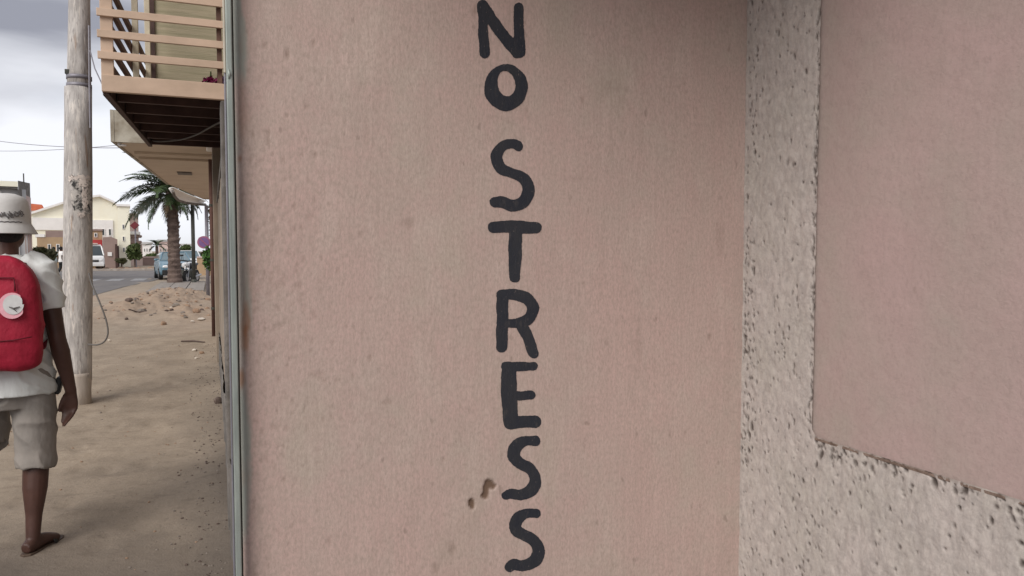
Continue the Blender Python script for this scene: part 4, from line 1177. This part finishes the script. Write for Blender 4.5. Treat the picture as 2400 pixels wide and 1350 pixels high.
# ================================================================ STREET FURNITURE ON THE RIGHT
g0 = onZ(455, 668)
lp = thing('steel_street_post', 'dark slim steel post standing right of the palm trunk', 'post', (g0.x, g0.y, 0))
MB().tube([(g0.x, g0.y, 0), (g0.x, g0.y, 4.0)], .075, 12).build('shaft', M_STEELD, lp, smooth=True)
MB().tube([(g0.x, g0.y, 0), (g0.x, g0.y, .25)], .10, 12).build('sleeve', M_STEELD, lp, smooth=True)
g1 = onZ(488, 700)
sg = thing('no_parking_sign', 'round purple no parking sign on a slim grey post beyond the canopy', 'road sign', (g1.x, g1.y, 0))
d1 = (g1 - CP).dot(CF)
MB().tube([(g1.x, g1.y, 0), (g1.x, g1.y, P(488, 482, d1).z)], .055, 10).build('post', M_GALV, sg, smooth=True)
sc_ = P(478, 568, d1 - .2)
def face_disc(c, r_, mat, name, par, off, thick=.02, inner=0):
    vd = Vector((CF.x, CF.y, 0)).normalized(); vd = Vector((c.x, c.y, 0)).normalized()
    return MB().tube([c - vd * (off + thick), c - vd * off], r_, 24).build(name, mat, par)
M_SRED = simple('sign_red', (.36, .14, .24), (.32, .12, .2), 4, .5, bstr=0)
M_SBLUE = simple('sign_blue', (.22, .13, .30), (.18, .1, .26), 4, .5, bstr=0)
face_disc(sc_, .19, M_SRED, 'sign_rim', sg, .0)
face_disc(sc_, .14, M_SBLUE, 'sign_face', sg, .021, .006)
vdd = Vector((sc_.x, sc_.y, 0)).normalized(); rdd = Vector((vdd.y, -vdd.x, 0))
MB().tube([sc_ - vdd * .032 + (-rdd + Vector((0, 0, 1))) * .14, sc_ - vdd * .032 + (rdd - Vector((0, 0, 1))) * .10], .02, 6).build('slash_bar', M_SRED, sg)
MB().b2(sc_ + Vector((-.01, -.0, -.02)), sc_ + Vector((.28, .04, .02))).build('sign_bracket', M_GALV, sg)
# climbing green plant against the drain pipe
q = P(490, 606, 13.6)
pl_ = thing('wall_plant', 'bright green leafy plant hanging beside the brown pipe', 'plant', (q.x, q.y, q.z - .3))
leafcloud(MB(), q, (.11, .12, .24), 260, .05, seed=8, shell=0).build('foliage', M_BUSHG, pl_)
MB().tube([(q.x, q.y, q.z - .32), (q.x + .02, q.y, q.z), (q.x + .05, q.y, q.z + .25)], .012, 6).build('stem', M_TRUNK, pl_)
q = P(497, 512, 13.9)
pl2 = thing('hanging_creeper', 'thin dark creeper tangled high on the pipe below the canopy', 'plant', (q.x, q.y, q.z - .3))
leafcloud(MB(), q, (.07, .1, .36), 160, .04, seed=9, shell=0).build('foliage', M_BUSHO, pl2)
MB().tube([(q.x, q.y, q.z - .35), (q.x, q.y, q.z + .4)], .01, 6).build('stem', M_TRUNK, pl2)

# ================================================================ VEHICLES
def wheel(root, c, r_, w_, axis='x'):
    o = MB().tube([Vector(c) - Vector((w_ / 2, 0, 0)), Vector(c) - Vector((w_ / 2 - .02, 0, 0)), Vector(c) + Vector((w_ / 2 - .02, 0, 0)), Vector(c) + Vector((w_ / 2, 0, 0))], [r_ * .9, r_, r_, r_ * .9], 20).build('wheel', M_TYRE, root, local=True, smooth=False)
    MB().tube([Vector(c) - Vector((w_ / 2 + .006, 0, 0)), Vector(c) + Vector((w_ / 2 + .006, 0, 0))], r_ * .58, 14).build('rim', M_RIM, o, local=True)
    return o
def loft_car(secs):
    """secs along y: (y, halfwidth_bottom, halfwidth_top, z0, z1)"""
    mb = MB(); vs = []; fs = []
    for (y, wb, wt, z0, z1) in secs:
        vs += [(-wb * .93, y, z0), (-wb, y, z0 + (z1 - z0) * .25), (-wb * .99, y, z0 + (z1 - z0) * .7), (-wt, y, z1 - .02), (-wt * .8, y, z1), (wt * .8, y, z1), (wt, y, z1 - .02), (wb * .99, y, z0 + (z1 - z0) * .7), (wb, y, z0 + (z1 - z0) * .25), (wb * .93, y, z0)]
    n = 10
    for i in range(len(secs) - 1):
        for k_ in range(n): a_ = i * n + k_; b_ = i * n + (k_ + 1) % n; fs.append((a_, b_, b_ + n, a_ + n))
    fs.append(tuple(reversed(range(n)))); fs.append(tuple((len(secs) - 1) * n + k_ for k_ in range(n)))
    return mb.add(vs, fs)
def car(name, label, cat, loc, rz_, paint, hgt=1.42, wid=.80):
    r0 = thing(name, label, cat, loc, rz_)
    W = wid
    b = loft_car([(-1.95, W * .82, W * .70, .36, .70), (-1.90, W * .92, W * .80, .26, .80), (-1.5, W, W * .90, .22, .90), (-.85, W, W * .94, .22, .98), (.9, W, W * .94, .22, 1.0), (1.6, W, W * .9, .24, 1.0), (1.85, W * .94, W * .84, .28, .95), (1.92, W * .85, W * .75, .4, .85)])
    b.build('body', paint, r0, local=True, smooth=False, bevel=.03)
    cab = loft_car([(-1.02, W * .88, W * .84, .94, .99), (-.45, W * .90, W * .70, .95, hgt - .02), (.0, W * .9, W * .72, .95, hgt + .01), (.95, W * .9, W * .70, .95, hgt - .01), (1.55, W * .86, W * .64, .95, 1.02)])
    c_ = cab.build('cabin', M_GLASSB, r0, local=True, bevel=.02)
    MB().b2((-W * .66, -.42, hgt - .015), (W * .66, 1.0, hgt + .025)).build('roof', paint, r0, local=True, bevel=.02)
    for s_ in (-1, 1):
        MB().tube([(s_ * W * .86, -1.0, .98), (s_ * W * .68, -.43, hgt)], .03, 6).build('pillar', paint, r0, local=True)
        MB().tube([(s_ * W * .90, .25, .97), (s_ * W * .72, .25, hgt)], .03, 6).build('pillar', paint, r0, local=True)
        MB().ell((s_ * W * .66, -1.90, .66), (.16, .07, .09), 12, 8).build('headlight', M_LAMP, r0, local=True, smooth=True)
        MB().ell((s_ * (W + .08), -.75, 1.0), (.09, .05, .06), 10, 6).build('mirror', paint, r0, local=True, smooth=True)
        for yy in (-1.25, 1.2): wheel(r0, (s_ * (W - .08), yy, .30), .30, .2)
    MB().b2((-W * .88, -2.0, .26), (W * .88, -1.88, .50)).build('bumper', M_BLACKP, r0, local=True, bevel=.03)
    MB().b2((-W * .45, -1.97, .54), (W * .45, -1.93, .64)).build('grille', M_BLACKP, r0, local=True, bevel=.01)
    MB().b2((-.25, -2.02, .33), (.25, -2.003, .44)).build('number_plate', M_WHITE, r0, local=True)
    return r0
cpos = P(402, 588, 37.0)
car('blue_car', 'small pale blue car parked facing the camera behind the palm trunk', 'car', (cpos.x, cpos.y + 1.6, .01), R(8), M_BLUE, 1.36, .80)
cpos = P(440, 588, 50.0)
car('white_car', 'white car parked beyond the motorbikes right of the palm', 'car', (cpos.x, cpos.y, .01), R(6), M_CARW, 1.45, .82)
def van(name, label, loc, rz_):
    r0 = thing(name, label, 'minibus', loc, rz_)
    W = .88
    b = loft_car([(-2.2, W * .86, W * .82, .36, .85), (-2.15, W * .95, W * .9, .3, .98), (-1.95, W, W * .92, .26, 1.12), (2.2, W, W * .94, .26, 1.15), (2.3, W * .96, W * .9, .3, 1.1)])
    b.build('body', M_CARW, r0, local=True, bevel=.04)
    c_ = loft_car([(-2.0, W * .93, W * .9, 1.08, 1.14), (-1.55, W * .93, W * .8, 1.08, 1.80), (2.15, W * .94, W * .82, 1.1, 1.82), (2.24, W * .92, W * .8, 1.1, 1.78)]); c_.build('cabin_glass', M_GLASSD, r0, local=True, bevel=.02)
    MB().b2((-W * .83, -1.55, 1.78), (W * .83, 2.22, 1.92)).build('roof', M_CARW, r0, local=True, bevel=.05)
    MB().b2((-W * .55, -1.62, 1.925), (W * .55, -1.35, 2.03)).build('roof_sign', M_PINKW, r0, local=True, bevel=.02)
    for s_ in (-1, 1):
        MB().tube([(s_ * W * .93, -2.0, 1.1), (s_ * W * .82, -1.55, 1.8)], .05, 6).build('pillar', M_CARW, r0, local=True)
        for yy in (-.6, .6, 1.9): MB().tube([(s_ * W * .95, yy, 1.1), (s_ * W * .84, yy, 1.8)], .05, 6).build('pillar', M_CARW, r0, local=True)
        MB().ell((s_ * W * .68, -2.17, .74), (.15, .06, .1), 12, 8).build('headlight', M_LAMP, r0, local=True, smooth=True)
        for yy in (-1.45, 1.45): wheel(r0, (s_ * (W - .07), yy, .32), .32, .22)
    MB().b2((-W * .9, -2.27, .3), (W * .9, -2.16, .54)).build('bumper', M_CARW, r0, local=True, bevel=.03)
    MB().b2((-.45, -2.225, .62), (.45, -2.19, .76)).build('grille', M_BLACKP, r0, local=True)
vpos = P(206, 588, 57.0)
van('white_minibus', 'white minibus on the road partly hidden behind the utility pole', (vpos.x, vpos.y, .01), R(14))
def motorbike(label, loc, rz_, paint):
    r0 = thing('motorbike', label, 'motorbike', loc, rz_, 'motorbikes parked right of the palm')
    for yy in (-.62, .62):
        o = MB().tube([(-.05, yy, .3), (.05, yy, .3)], .3, 18).build('wheel', M_TYRE, r0, local=True)
        MB().tube([(-.056, yy, .3), (.056, yy, .3)], .17, 14).build('rim', M_RIM, o, local=True)
    MB().ell((0, -.05, .78), (.13, .27, .14), 12, 8).build('fuel_tank', paint, r0, local=True, smooth=True)
    MB().tube([(0, .12, .80), (0, .45, .82), (0, .72, .88)], [(.06, .12), (.06, .13), (.04, .08)], 10, up=(0, 0, 1)).build('seat', M_BLACKP, r0, local=True, smooth=True)
    MB().box((0, 0, .42), (.24, .42, .32)).build('engine', M_STEELD, r0, local=True, bevel=.04)
    for s_ in (-1, 1):
        MB().tube([(s_ * .08, -.62, .3), (s_ * .08, -.42, .92)], .022, 7).build('fork', M_RIM, r0, local=True)
        MB().tube([(s_ * .26, -.42, 1.22), (s_ * .24, -.43, 1.02)], .01, 5).build('mirror_stalk', M_BLACKP, r0, local=True)
        MB().ell((s_ * .27, -.42, 1.25), (.06, .015, .04), 8, 6).build('mirror', M_BLACKP, r0, local=True)
    MB().tube([(-.36, -.34, 1.03), (0, -.42, .98), (.36, -.34, 1.03)], .018, 7).build('handlebar', M_BLACKP, r0, local=True)
    MB().ell((0, -.54, .86), (.11, .09, .11), 12, 8).build('headlight', M_LAMP, r0, local=True, smooth=True)
    MB().box((0, -.62, .63), (.14, .5, .03)).build('mudguard', paint, r0, local=True, bevel=.01)
    MB().tube([(.14, .1, .3), (.16, .75, .38)], [.03, .045], 8).build('exhaust', M_RIM, r0, local=True)
q = P(432, 588, 34.5); motorbike('motorbike with white fuel tank parked tight behind the palm trunk', (q.x, q.y, .0), R(25), M_CARW)
q = P(447, 588, 33.0); motorbike('black motorbike parked closest to the dark street post', (q.x, q.y, .0), R(-18), M_BLACKP)

# ================================================================ FAR PEDESTRIANS
def far_person(label, px_, d_, shirt, shorts, rz_):
    q = P(px_, 588, d_)
    r0 = thing('person', label, 'person', (q.x, q.y, 0), rz_, 'pedestrians far up the road')
    ps_ = dict(head=(0, .01, 1.575), hem=(0, 0, .80), shR=(.17, 0, 1.35), elR=(.22, -.05, 1.06), wrR=(.24, .02, .82), hnR=(.24, .05, .72),
        shL=(-.17, 0, 1.35), elL=(-.22, .02, 1.06), wrL=(-.23, .12, .84), hnL=(-.23, .16, .74),
        hipR=(.09, 0, .88), knR=(.10, .12, .48), anR=(.10, .06, .085), ftR=(.1, 1, 0), hipL=(-.09, 0, .88), knL=(-.10, -.02, .47), anL=(-.10, -.22, .10), ftL=(-.1, 1, 0), shortR=(.6,), shortL=(.6,))
    person(r0, 1.0, ps_, dict(skin=M_SKIN, shirt=shirt, shorts=shorts), .022, False)
    MB().ell((0, 0, 1.60), (.088, .105, .115), 12, 8).build('hair', M_HAIR, r0, local=True, smooth=True)
far_person('distant person in pale shirt and pale trousers walking left of the pole', 126, 45, simple('pale_green_shirt', (.42, .46, .44), (.36, .4, .38), 4), M_WHITE2, R(40))
far_person('distant person in white top and dark trousers half hidden by the pole', 143, 43, M_WHITE, M_BLACKP, R(-60))

# ================================================================ BACKGROUND BUILDINGS
def fbuild(name, label, px0, px1, d_, cat='building'):
    """a root whose local x runs to the right and local -y faces the camera; returns root, width, z(py)"""
    c = P((px0 + px1) / 2, 588, d_)
    r0 = thing(name, label, cat, (c.x, c.y, 0), -math.atan2(c.x, c.y))
    kq = math.cos(math.atan(((px0 + px1) / 2 - 1200) / F))
    wdt = (px1 - px0) / F * d_ * kq
    zf = lambda y: CAMH + (588 - y) / F * d_
    xf = lambda x: (x - (px0 + px1) / 2) / F * d_ * kq
    return r0, wdt, zf, xf
def window(r0, x0, x1, z0, z1, y=-.02, glass=M_GLASSD, frame=M_WHITE):
    t = min(.08, (x1 - x0) * .2)
    mb = MB(); mb.b2((x0, y - .05, z0), (x1, y + .01, z0 + t)); mb.b2((x0, y - .05, z1 - t), (x1, y + .01, z1)); mb.b2((x0, y - .05, z0 + t), (x0 + t, y + .01, z1 - t)); mb.b2((x1 - t, y - .05, z0 + t), (x1, y + .01, z1 - t))
    f = mb.build('window', frame, r0, local=True)
    MB().b2((x0 + t, y - .012, z0 + t), (x1 - t, y + .005, z1 - t)).build('pane', glass, f, local=True)
def door(r0, x0, x1, z1, mat):
    MB().b2((x0, -.06, 0), (x1, .0, z1)).build('door', mat, r0, local=True)

# white gabled hall behind the low houses
r0, wd, zf, xf = fbuild('gabled_hall', 'large cream and white gabled building behind the low ochre houses', 78, 300, 76)
poly = [(xf(78), 0), (xf(300), 0), (xf(300), zf(505)), (xf(272), zf(474)), (xf(238), zf(459)), (xf(200), zf(464)), (xf(150), zf(478)), (xf(78), zf(505))]
MB().extr(poly, 'y', 0, 16).build('wall', M_CREAMW, r0, local=True)
rp = [(xf(76), zf(506)), (xf(150), zf(480)), (xf(200), zf(466)), (xf(238), zf(460)), (xf(273), zf(475)), (xf(301), zf(506))]
mb = MB()
for (x0, z0), (x1, z1) in zip(rp[:-1], rp[1:]):
    mb.extr([(x0, z0), (x1, z1), (x1, z1 + .22), (x0, z0 + .22)], 'y', -.35, 16.3)
mb.build('roof', M_WHITE, r0, local=True)
MB().b2((xf(80), -.12, zf(540)), (xf(214), -.005, zf(512))).build('white_cladding', M_WHITE, r0, local=True)
MB().b2((xf(216), -.12, zf(600)), (xf(268), -.005, zf(515))).build('white_cladding', M_WHITE, r0, local=True)
for x in (222, 240, 256): window(r0, xf(x), xf(x + 8), zf(552), zf(535), -.13)
# orange roofed house
r0, wd, zf, xf = fbuild('orange_roof_house', 'small house with orange red roof peeping over the hall', 70, 108, 84)
MB().b2((xf(70), 0, 0), (xf(108), 6, zf(494))).build('wall', M_WHITE, r0, local=True)
MB().extr([(xf(68), zf(494)), (xf(110), zf(494)), (xf(102), zf(480)), (xf(74), zf(478))], 'y', -.3, 6.3).build('roof', M_REDROOF, r0, local=True)
# cream tower
r0, wd, zf, xf = fbuild('cream_tower', 'tall narrow cream building right of the gabled hall', 278, 306, 68)
MB().b2((xf(278), 0, 0), (xf(306), 5, zf(484))).build('wall', M_CREAMW, r0, local=True)
MB().b2((xf(276), -.15, zf(484)), (xf(308), 5.1, zf(479))).build('parapet', M_WHITE, r0, local=True)
for y in (528, 556, 582): window(r0, xf(288), xf(293), zf(y + 9), zf(y - 2), -.02)
door(r0, xf(274), xf(279), zf(576), M_DARKW)
# low ochre houses
r0, wd, zf, xf = fbuild('ochre_house', 'low ochre house with pinkish parapet left of the pole', 104, 172, 60)
MB().b2((xf(88), 0, 0), (xf(172), 6, zf(556))).build('wall', M_OCHRE, r0, local=True)
MB().b2((xf(108), .01, zf(556)), (xf(172), 5.9, zf(541))).build('parapet', M_MAUVE, r0, local=True)
MB().b2((xf(84), -.05, zf(556)), (xf(106), 3, zf(549))).build('ledge', M_WHITE, r0, local=True)
window(r0, xf(112), xf(120), zf(590), zf(572)); window(r0, xf(132), xf(140), zf(590), zf(572))
r0, wd, zf, xf = fbuild('ochre_shop', 'ochre shop front with red sign board right of the pole', 205, 241, 62)
MB().b2((xf(205), 0, 0), (xf(241), 6, zf(538))).build('wall', M_OCHRE, r0, local=True)
MB().b2((xf(204), -.1, zf(541)), (xf(242), 6.1, zf(537))).build('parapet', M_MAUVE, r0, local=True)
MB().b2((xf(210), -.5, zf(577)), (xf(240), -.05, zf(562))).build('sign_board', M_RED, r0, local=True)
window(r0, xf(222), xf(229), zf(556), zf(546))
door(r0, xf(228), xf(235), zf(585), M_DARKW)
r0, wd, zf, xf = fbuild('brown_shed', 'low brownish pink house between shop and cream tower', 241, 276, 61.8)
MB().extr([(xf(241.5), 0), (xf(276), 0), (xf(276), zf(561)), (xf(262), zf(555)), (xf(241.5), zf(556))], 'y', 0, 6).build('wall', M_MAUVE, r0, local=True)
MB().b2((xf(252), -.08, zf(600)), (xf(262), -.01, zf(591))).build('notice_board', M_WHITE, r0, local=True)
door(r0, xf(270), xf(276), zf(572), M_DARKW)
# pink kiosk with stacked roofs
r0, wd, zf, xf = fbuild('pink_kiosk', 'pink kiosk with two stacked overhanging roofs beside the cream tower', 304, 336, 72)
MB().b2((xf(306), 0, 0), (xf(326), 4, zf(500))).build('wall', M_PINKW, r0, local=True)
MB().b2((xf(304), -.6, zf(556)), (xf(334), 4, zf(551))).build('roof_slab', M_MAUVE, r0, local=True, bevel=.1)
MB().b2((xf(304), -.8, zf(550.5)), (xf(330), 4, zf(543))).build('roof_slab', M_WHITE, r0, local=True, bevel=.1)
MB().b2((xf(304), -.6, zf(571)), (xf(333), 4, zf(564))).build('roof_slab', M_MAUVE, r0, local=True, bevel=.1)
MB().b2((xf(306.5), -.01, 0), (xf(334), 4, zf(572))).build('shop_wall', M_PINKW, r0, local=True)
# red diamond sign
q = P(317, 600, 66)
r0 = thing('diamond_sign', 'dark red diamond shaped sign on a tall pole beside the cream tower', 'sign', (q.x, q.y, 0), -YAW)
zc = CAMH + (588 - 529) / F * 66
MB().extr([(-.40, zc), (0, zc - .34), (.42, zc + .05), (.05, zc + .38)], 'y', -.06, .06).build('sign_panel', M_DRED, r0, local=True)
MB().tube([(0, .12, 0), (0, .12, zc)], .07, 8).build('sign_pole', M_GALV, r0, local=True)
# far white blocks
for i, (a_, b_, t_, d_, lb) in enumerate(((334, 356, 572, 120, 'distant white block between the kiosk and the small palm'), (372, 394, 566, 130, 'distant pale block left of the palm trunk'), (424, 446, 576, 125, 'distant pale block right of the palm trunk'))):
    r0, wd, zf, xf = fbuild('far_block', lb, a_, b_, d_)
    MB().b2((xf(a_), 0, 0), (xf(b_), 8, zf(t_))).build('wall', (M_WHITE, M_PINKW, M_WHITE2)[i], r0, local=True)
    MB().b2((xf(a_) - .2, -.2, zf(t_)), (xf(b_) + .2, 8, zf(t_) + .35)).build('roof', M_WHITE2, r0, local=True)
    for k_ in range(3): window(r0, xf(a_ + 3 + k_ * 6), xf(a_ + 6 + k_ * 6), zf(590), zf(582))
# white house behind the person's hat
r0, wd, zf, xf = fbuild('white_house', 'white house with cream roof edge and grey roof box at left edge', -60, 78, 34)
MB().b2((xf(-60), 0, 0), (xf(66), 5, zf(443))).build('wall', M_WHITE2, r0, local=True)
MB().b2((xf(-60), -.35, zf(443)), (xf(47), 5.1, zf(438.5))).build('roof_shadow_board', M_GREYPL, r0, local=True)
MB().b2((xf(-60), -.4, zf(438.3)), (xf(47), 5.1, zf(426))).build('roof_edge', M_CREAMW, r0, local=True)
mb = MB(); mb.prism([(xf(47.5), -.4), (xf(78), .9), (xf(78), 1.0), (xf(47.5), -.3)], zf(460), zf(424)); mb.build('roof_box', M_GREYPL, r0, local=True)
MB().extr([(xf(66), 0), (xf(78), 0), (xf(78), zf(461)), (xf(66), zf(455))], 'y', .3, 5).build('side_wall', M_PINKW, r0, local=True)
MB().tube([(xf(62), .2, zf(426)), (xf(62), .2, zf(404))], .03, 6).build('antenna', M_STEELD, r0, local=True)
window(r0, xf(-12), xf(8), zf(462), zf(449), -.02)
for k_ in range(4): window(r0, xf(-40 + k_ * 24), xf(-26 + k_ * 24), zf(600), zf(560), -.02)
for k_ in range(3):
    MB().b2((xf(60 + k_ * 7), -.5, 0), (xf(62.5 + k_ * 7), -.38, zf(548))).build('porch_column', M_MAUVE, r0, local=True)
MB().b2((xf(56), -.6, zf(548)), (xf(80), .28, zf(542))).build('porch_roof', M_PINKW, r0, local=True)

# low verge wall and heaps in front of the far houses
q0 = P(330, 588, 70); 
r0, wd, zf, xf = fbuild('verge_wall', 'low dusty pink wall beyond the end of the road', 326, 392, 74, 'wall')
MB().b2((xf(326), 0, 0), (xf(392), .4, zf(604))).build('wall_face', M_MAUVE, r0, local=True)
MB().b2((xf(326), -.05, zf(604)), (xf(392), .45, zf(601))).build('coping', M_PINKW, r0, local=True)
r0, wd, zf, xf = fbuild('tan_yard_wall', 'low tan wall and gate post right of the dark street post', 462, 499, 44, 'wall')
MB().b2((xf(461), 0, 0), (xf(501), .3, zf(604))).build('wall_face', M_OCHRE, r0, local=True)
MB().b2((xf(461), -.04, zf(604)), (xf(501), .34, zf(601))).build('coping', M_PINKW, r0, local=True)

# ---- shrubs and small far trees
def shrub(name, label, cat, px_, py0, py1, d_, wpx, mat, seed, n=1500, leaf=.16, base=None, trunk=False, group=None):
    c = P(px_, (py0 + py1) / 2, d_); hh = (py1 - py0) / F * d_ / 2; ww = wpx / F * d_ / 2
    r0 = thing(name, label, cat, (c.x, c.y, 0), 0, group)
    mb = MB(); rg = random.Random(seed)
    for i in range(9):
        o_ = Vector((rg.uniform(-.6, .6) * ww, rg.uniform(-.6, .6) * ww, rg.uniform(-.55, .5) * hh))
        leafcloud(mb, c + o_, (ww * .55, ww * .55, hh * .55), n // 9, leaf, seed=seed * 10 + i, shell=.2)
    mb.build('foliage', mat, r0)
    MB().tube([(c.x, c.y, 0), (c.x + .05, c.y, c.z)], [.09, .04], 7).build('stem' if not trunk else 'trunk', M_TRUNK, r0)
shrub('bush', 'round dark green bush at the foot of the pink kiosk', 'bush', 315, 570, 608, 62, 34, M_BUSH, 1)
shrub('bush', 'olive bush behind the shoulder of the walking person', 'bush', 100, 574, 614, 38, 46, M_BUSHO, 2, leaf=.12)
shrub('hedge', 'low dark hedge below the small distant palm', 'hedge', 368, 594, 610, 80, 50, M_BUSH, 3, leaf=.2)
shrub('far_tree', 'distant dark tree just right of the palm trunk', 'tree', 432, 572, 600, 100, 26, M_BUSH, 4, leaf=.3, trunk=True)
shrub('far_tree', 'distant tree crown behind the no parking sign', 'tree', 468, 590, 612, 70, 30, M_BUSHO, 5, leaf=.2, trunk=True)
shrub('ground_bush', 'small dry bush at the kerb under the notice board', 'bush', 284, 604, 620, 58, 26, M_BUSHO, 6, leaf=.12)
q = P(368, 600, 85)
r0 = thing('small_palm', 'small distant palm above the hedge left of the big trunk', 'palm tree', (q.x, q.y, 0))
MB().tube([(q.x, q.y, 0), (q.x, q.y, 2.0)], .16, 8).build('trunk', M_TRUNK, r0)
for i in range(14):
    f = fp0[i % 3].copy(); COL.objects.link(f); f.parent = r0
    f.rotation_euler = Euler((0, -R(random.choice((55, 25, -5))), i * 2.4), 'XYZ'); f.location = (0, 0, 2.0); f.scale = (.62,) * 3

# ================================================================ STONES, RUBBLE, LITTER
def rock_mesh(seed, nn=10, mm=7, jit=.22):
    rg = random.Random(seed); mb = MB(); vs = []; fs = []
    dirs = [Vector((rg.gauss(0, 1), rg.gauss(0, 1), rg.gauss(0, 1))).normalized() for _ in range(5)]
    for i in range(mm + 1):
        ph = math.pi * i / mm
        for k_ in range(nn):
            th = 2 * math.pi * k_ / nn
            v = Vector((math.sin(ph) * math.cos(th), math.sin(ph) * math.sin(th), math.cos(ph)))
            s_ = 1.0
            for d_ in dirs: s_ = min(s_, .72 / max(v.dot(d_), .3) if v.dot(d_) > .6 else s_)
            if 0 < i < mm: s_ *= 1 + rg.uniform(-jit, jit) * .4
            vs.append(v * s_)
    for i in range(mm):
        for k_ in range(nn): a_ = i * nn + k_; b_ = i * nn + (k_ + 1) % nn; fs.append((a_, a_ + nn, b_ + nn, b_))
    return mb.add(vs, fs)
def rock(label, px_, py_, wpx, mat, seed, flat=.6, group=None):
    g = onZ(px_, py_, 0.0); g = onZ(px_, py_, gz(g.x, g.y)); d_ = (g - CP).dot(CF); r_ = wpx / F * d_ / 2
    mb = rock_mesh(seed); mb.v = [(v[0] * r_, v[1] * r_ * .9, v[2] * r_ * flat + r_ * flat * .55) for v in mb.v]
    o = mb.build('stone', mat, local=True); o.location = (g.x, g.y, gz(g.x, g.y)); o.rotation_euler = (0, 0, seed)
    tag(o, label, 'stone', group)
rock('dark brown lump lying against the base of the street wall', 512, 946, 22, M_STONEB, 1, .9)
rock('brightest pale stone in the little cluster near the wall', 456, 823, 13, M_STONEW, 2)
rock('brown stone of the little cluster near the wall, nearest the wall', 472, 829, 13, M_STONEC, 3)
rock('small grey stone lowest in the little cluster near the wall', 460, 842, 9, M_STONEW, 4)
rock('flat white stone on the rubble beside the brown pipe', 471, 737, 20, M_STONEW, 5, .3)
rock('small white stone just below the rubble near the pipe', 451, 756, 9, M_STONEW, 6)
rock('pale round stone in front of the rubble heap', 383, 758, 15, M_STONEC, 7, .8)
rock('dark hollow looking stone on the rubble below the palm', 411, 708, 14, M_STONEB, 8, .8)
rock('pale block just below the dark stone on the rubble', 404, 717, 15, M_STONEW, 9, .5)
rock('dark stone at the left of the rubble heap', 319, 711, 13, M_STONEB, 10, .8)
rock('brown clod at the left foot of the rubble heap', 296, 733, 9, M_STONEB, 11, .8)
rock('small pale stone beside the cable loop', 256, 800, 8, M_STONEW, 12, .8)
rock('small pebble alone on the sand near the lower frame', 349, 1178, 7, M_STONEC, 13, .6)
# rubble and gravel nobody could count
protos = [rock_mesh(s_, 7, 5) for s_ in range(6)]
def scatter(name, mat, pts, kind='stuff'):
    mb = MB()
    for (x, y, r_, i) in pts:
        pr_ = protos[i % 6]; z = gz(x, y); a_ = i * 1.7; ca, sa = math.cos(a_), math.sin(a_)
        mb.add([((v[0] * ca - v[1] * sa) * r_ + x, (v[0] * sa + v[1] * ca) * r_ * .8 + y, v[2] * r_ * .6 + z + r_ * .2) for v in pr_.v], pr_.f)
    o = mb.build(name, mat); tag(o, kind=kind); return o
rg = random.Random(21)
pa, pbb, pcc = [], [], []
for i in range(300):
    y = rg.uniform(15.5, 29); x = rg.uniform(-3.0, .0)
    if heap(np.array(x), np.array(y)) < .05 + rg.random() * .06: continue
    (pa, pbb, pcc)[rg.choice((0, 1, 1, 2))].append((x, y, rg.uniform(.015, .055) * (2.0 if rg.random() < .08 else 1), i))
scatter('rubble', M_STONE, pa); scatter('rubble', M_STONEC, pbb); scatter('rubble', M_STONEB, pcc)
pts = []
for i in range(420):
    y = 3.2 + 9 * rg.random() ** 1.5; x = WX - .03 - abs(rg.gauss(0, .16))
    pts.append((x, y, rg.uniform(.003, .010), i))
scatter('gravel', M_STONEB, pts[::2]); scatter('gravel', M_STONE, pts[1::2])
pts = []
for i in range(260):
    y = rg.uniform(3.2, 15); x = rg.uniform(-3.3, 0)
    pts.append((x, y, rg.uniform(.003, .010), i))
scatter('gravel', M_STONEC, pts)
pts = [(rg.uniform(-11, -3.5), rg.uniform(61, 66), rg.uniform(.06, .28), i) for i in range(130)]
scatter('rubble', M_STONEC, pts)
pts = [(rg.uniform(-2.6, 0), 5 + 9 * rg.random(), rg.uniform(.005, .014), i) for i in range(26)]
scatter('gravel', M_STONE, pts)
# dry twigs
for i, (x0, y0, x1, y1, lb) in enumerate(((425, 803, 480, 806, 'long dry stick lying across the sand near the pipe'), (302, 744, 345, 742, 'dry stick lying in front of the rubble heap'))):
    a = onZ(x0, y0); b = onZ(x1, y1); m_ = (a + b) / 2
    pts = [Vector((a.x, a.y, gz(a.x, a.y) + .012)), Vector((m_.x, m_.y + .05, gz(m_.x, m_.y) + .02)), Vector((b.x, b.y, gz(b.x, b.y) + .01))]
    tag(MB().tube(pts, [.012, .016, .008], 6).build('stick', M_STONEB, origin=m_), lb, 'stick')

# ================================================================ OVERHEAD WIRES
for i, (a, b, lb) in enumerate(((P(-60, 322, 22), P(330, 346, 16), 'upper thin overhead wire running behind the pole to the canopy'),
                                (P(-60, 352, 30), P(330, 335, 18), 'lower thin overhead wire crossing the bright sky'))):
    pts = []
    for k_ in range(13):
        t = k_ / 12; p_ = a.lerp(b, t); p_.z -= .10 * 4 * t * (1 - t); pts.append(p_)
    tag(MB().tube(pts, .008, 5).build('overhead_wire', M_GALV, origin=a), lb, 'wire')
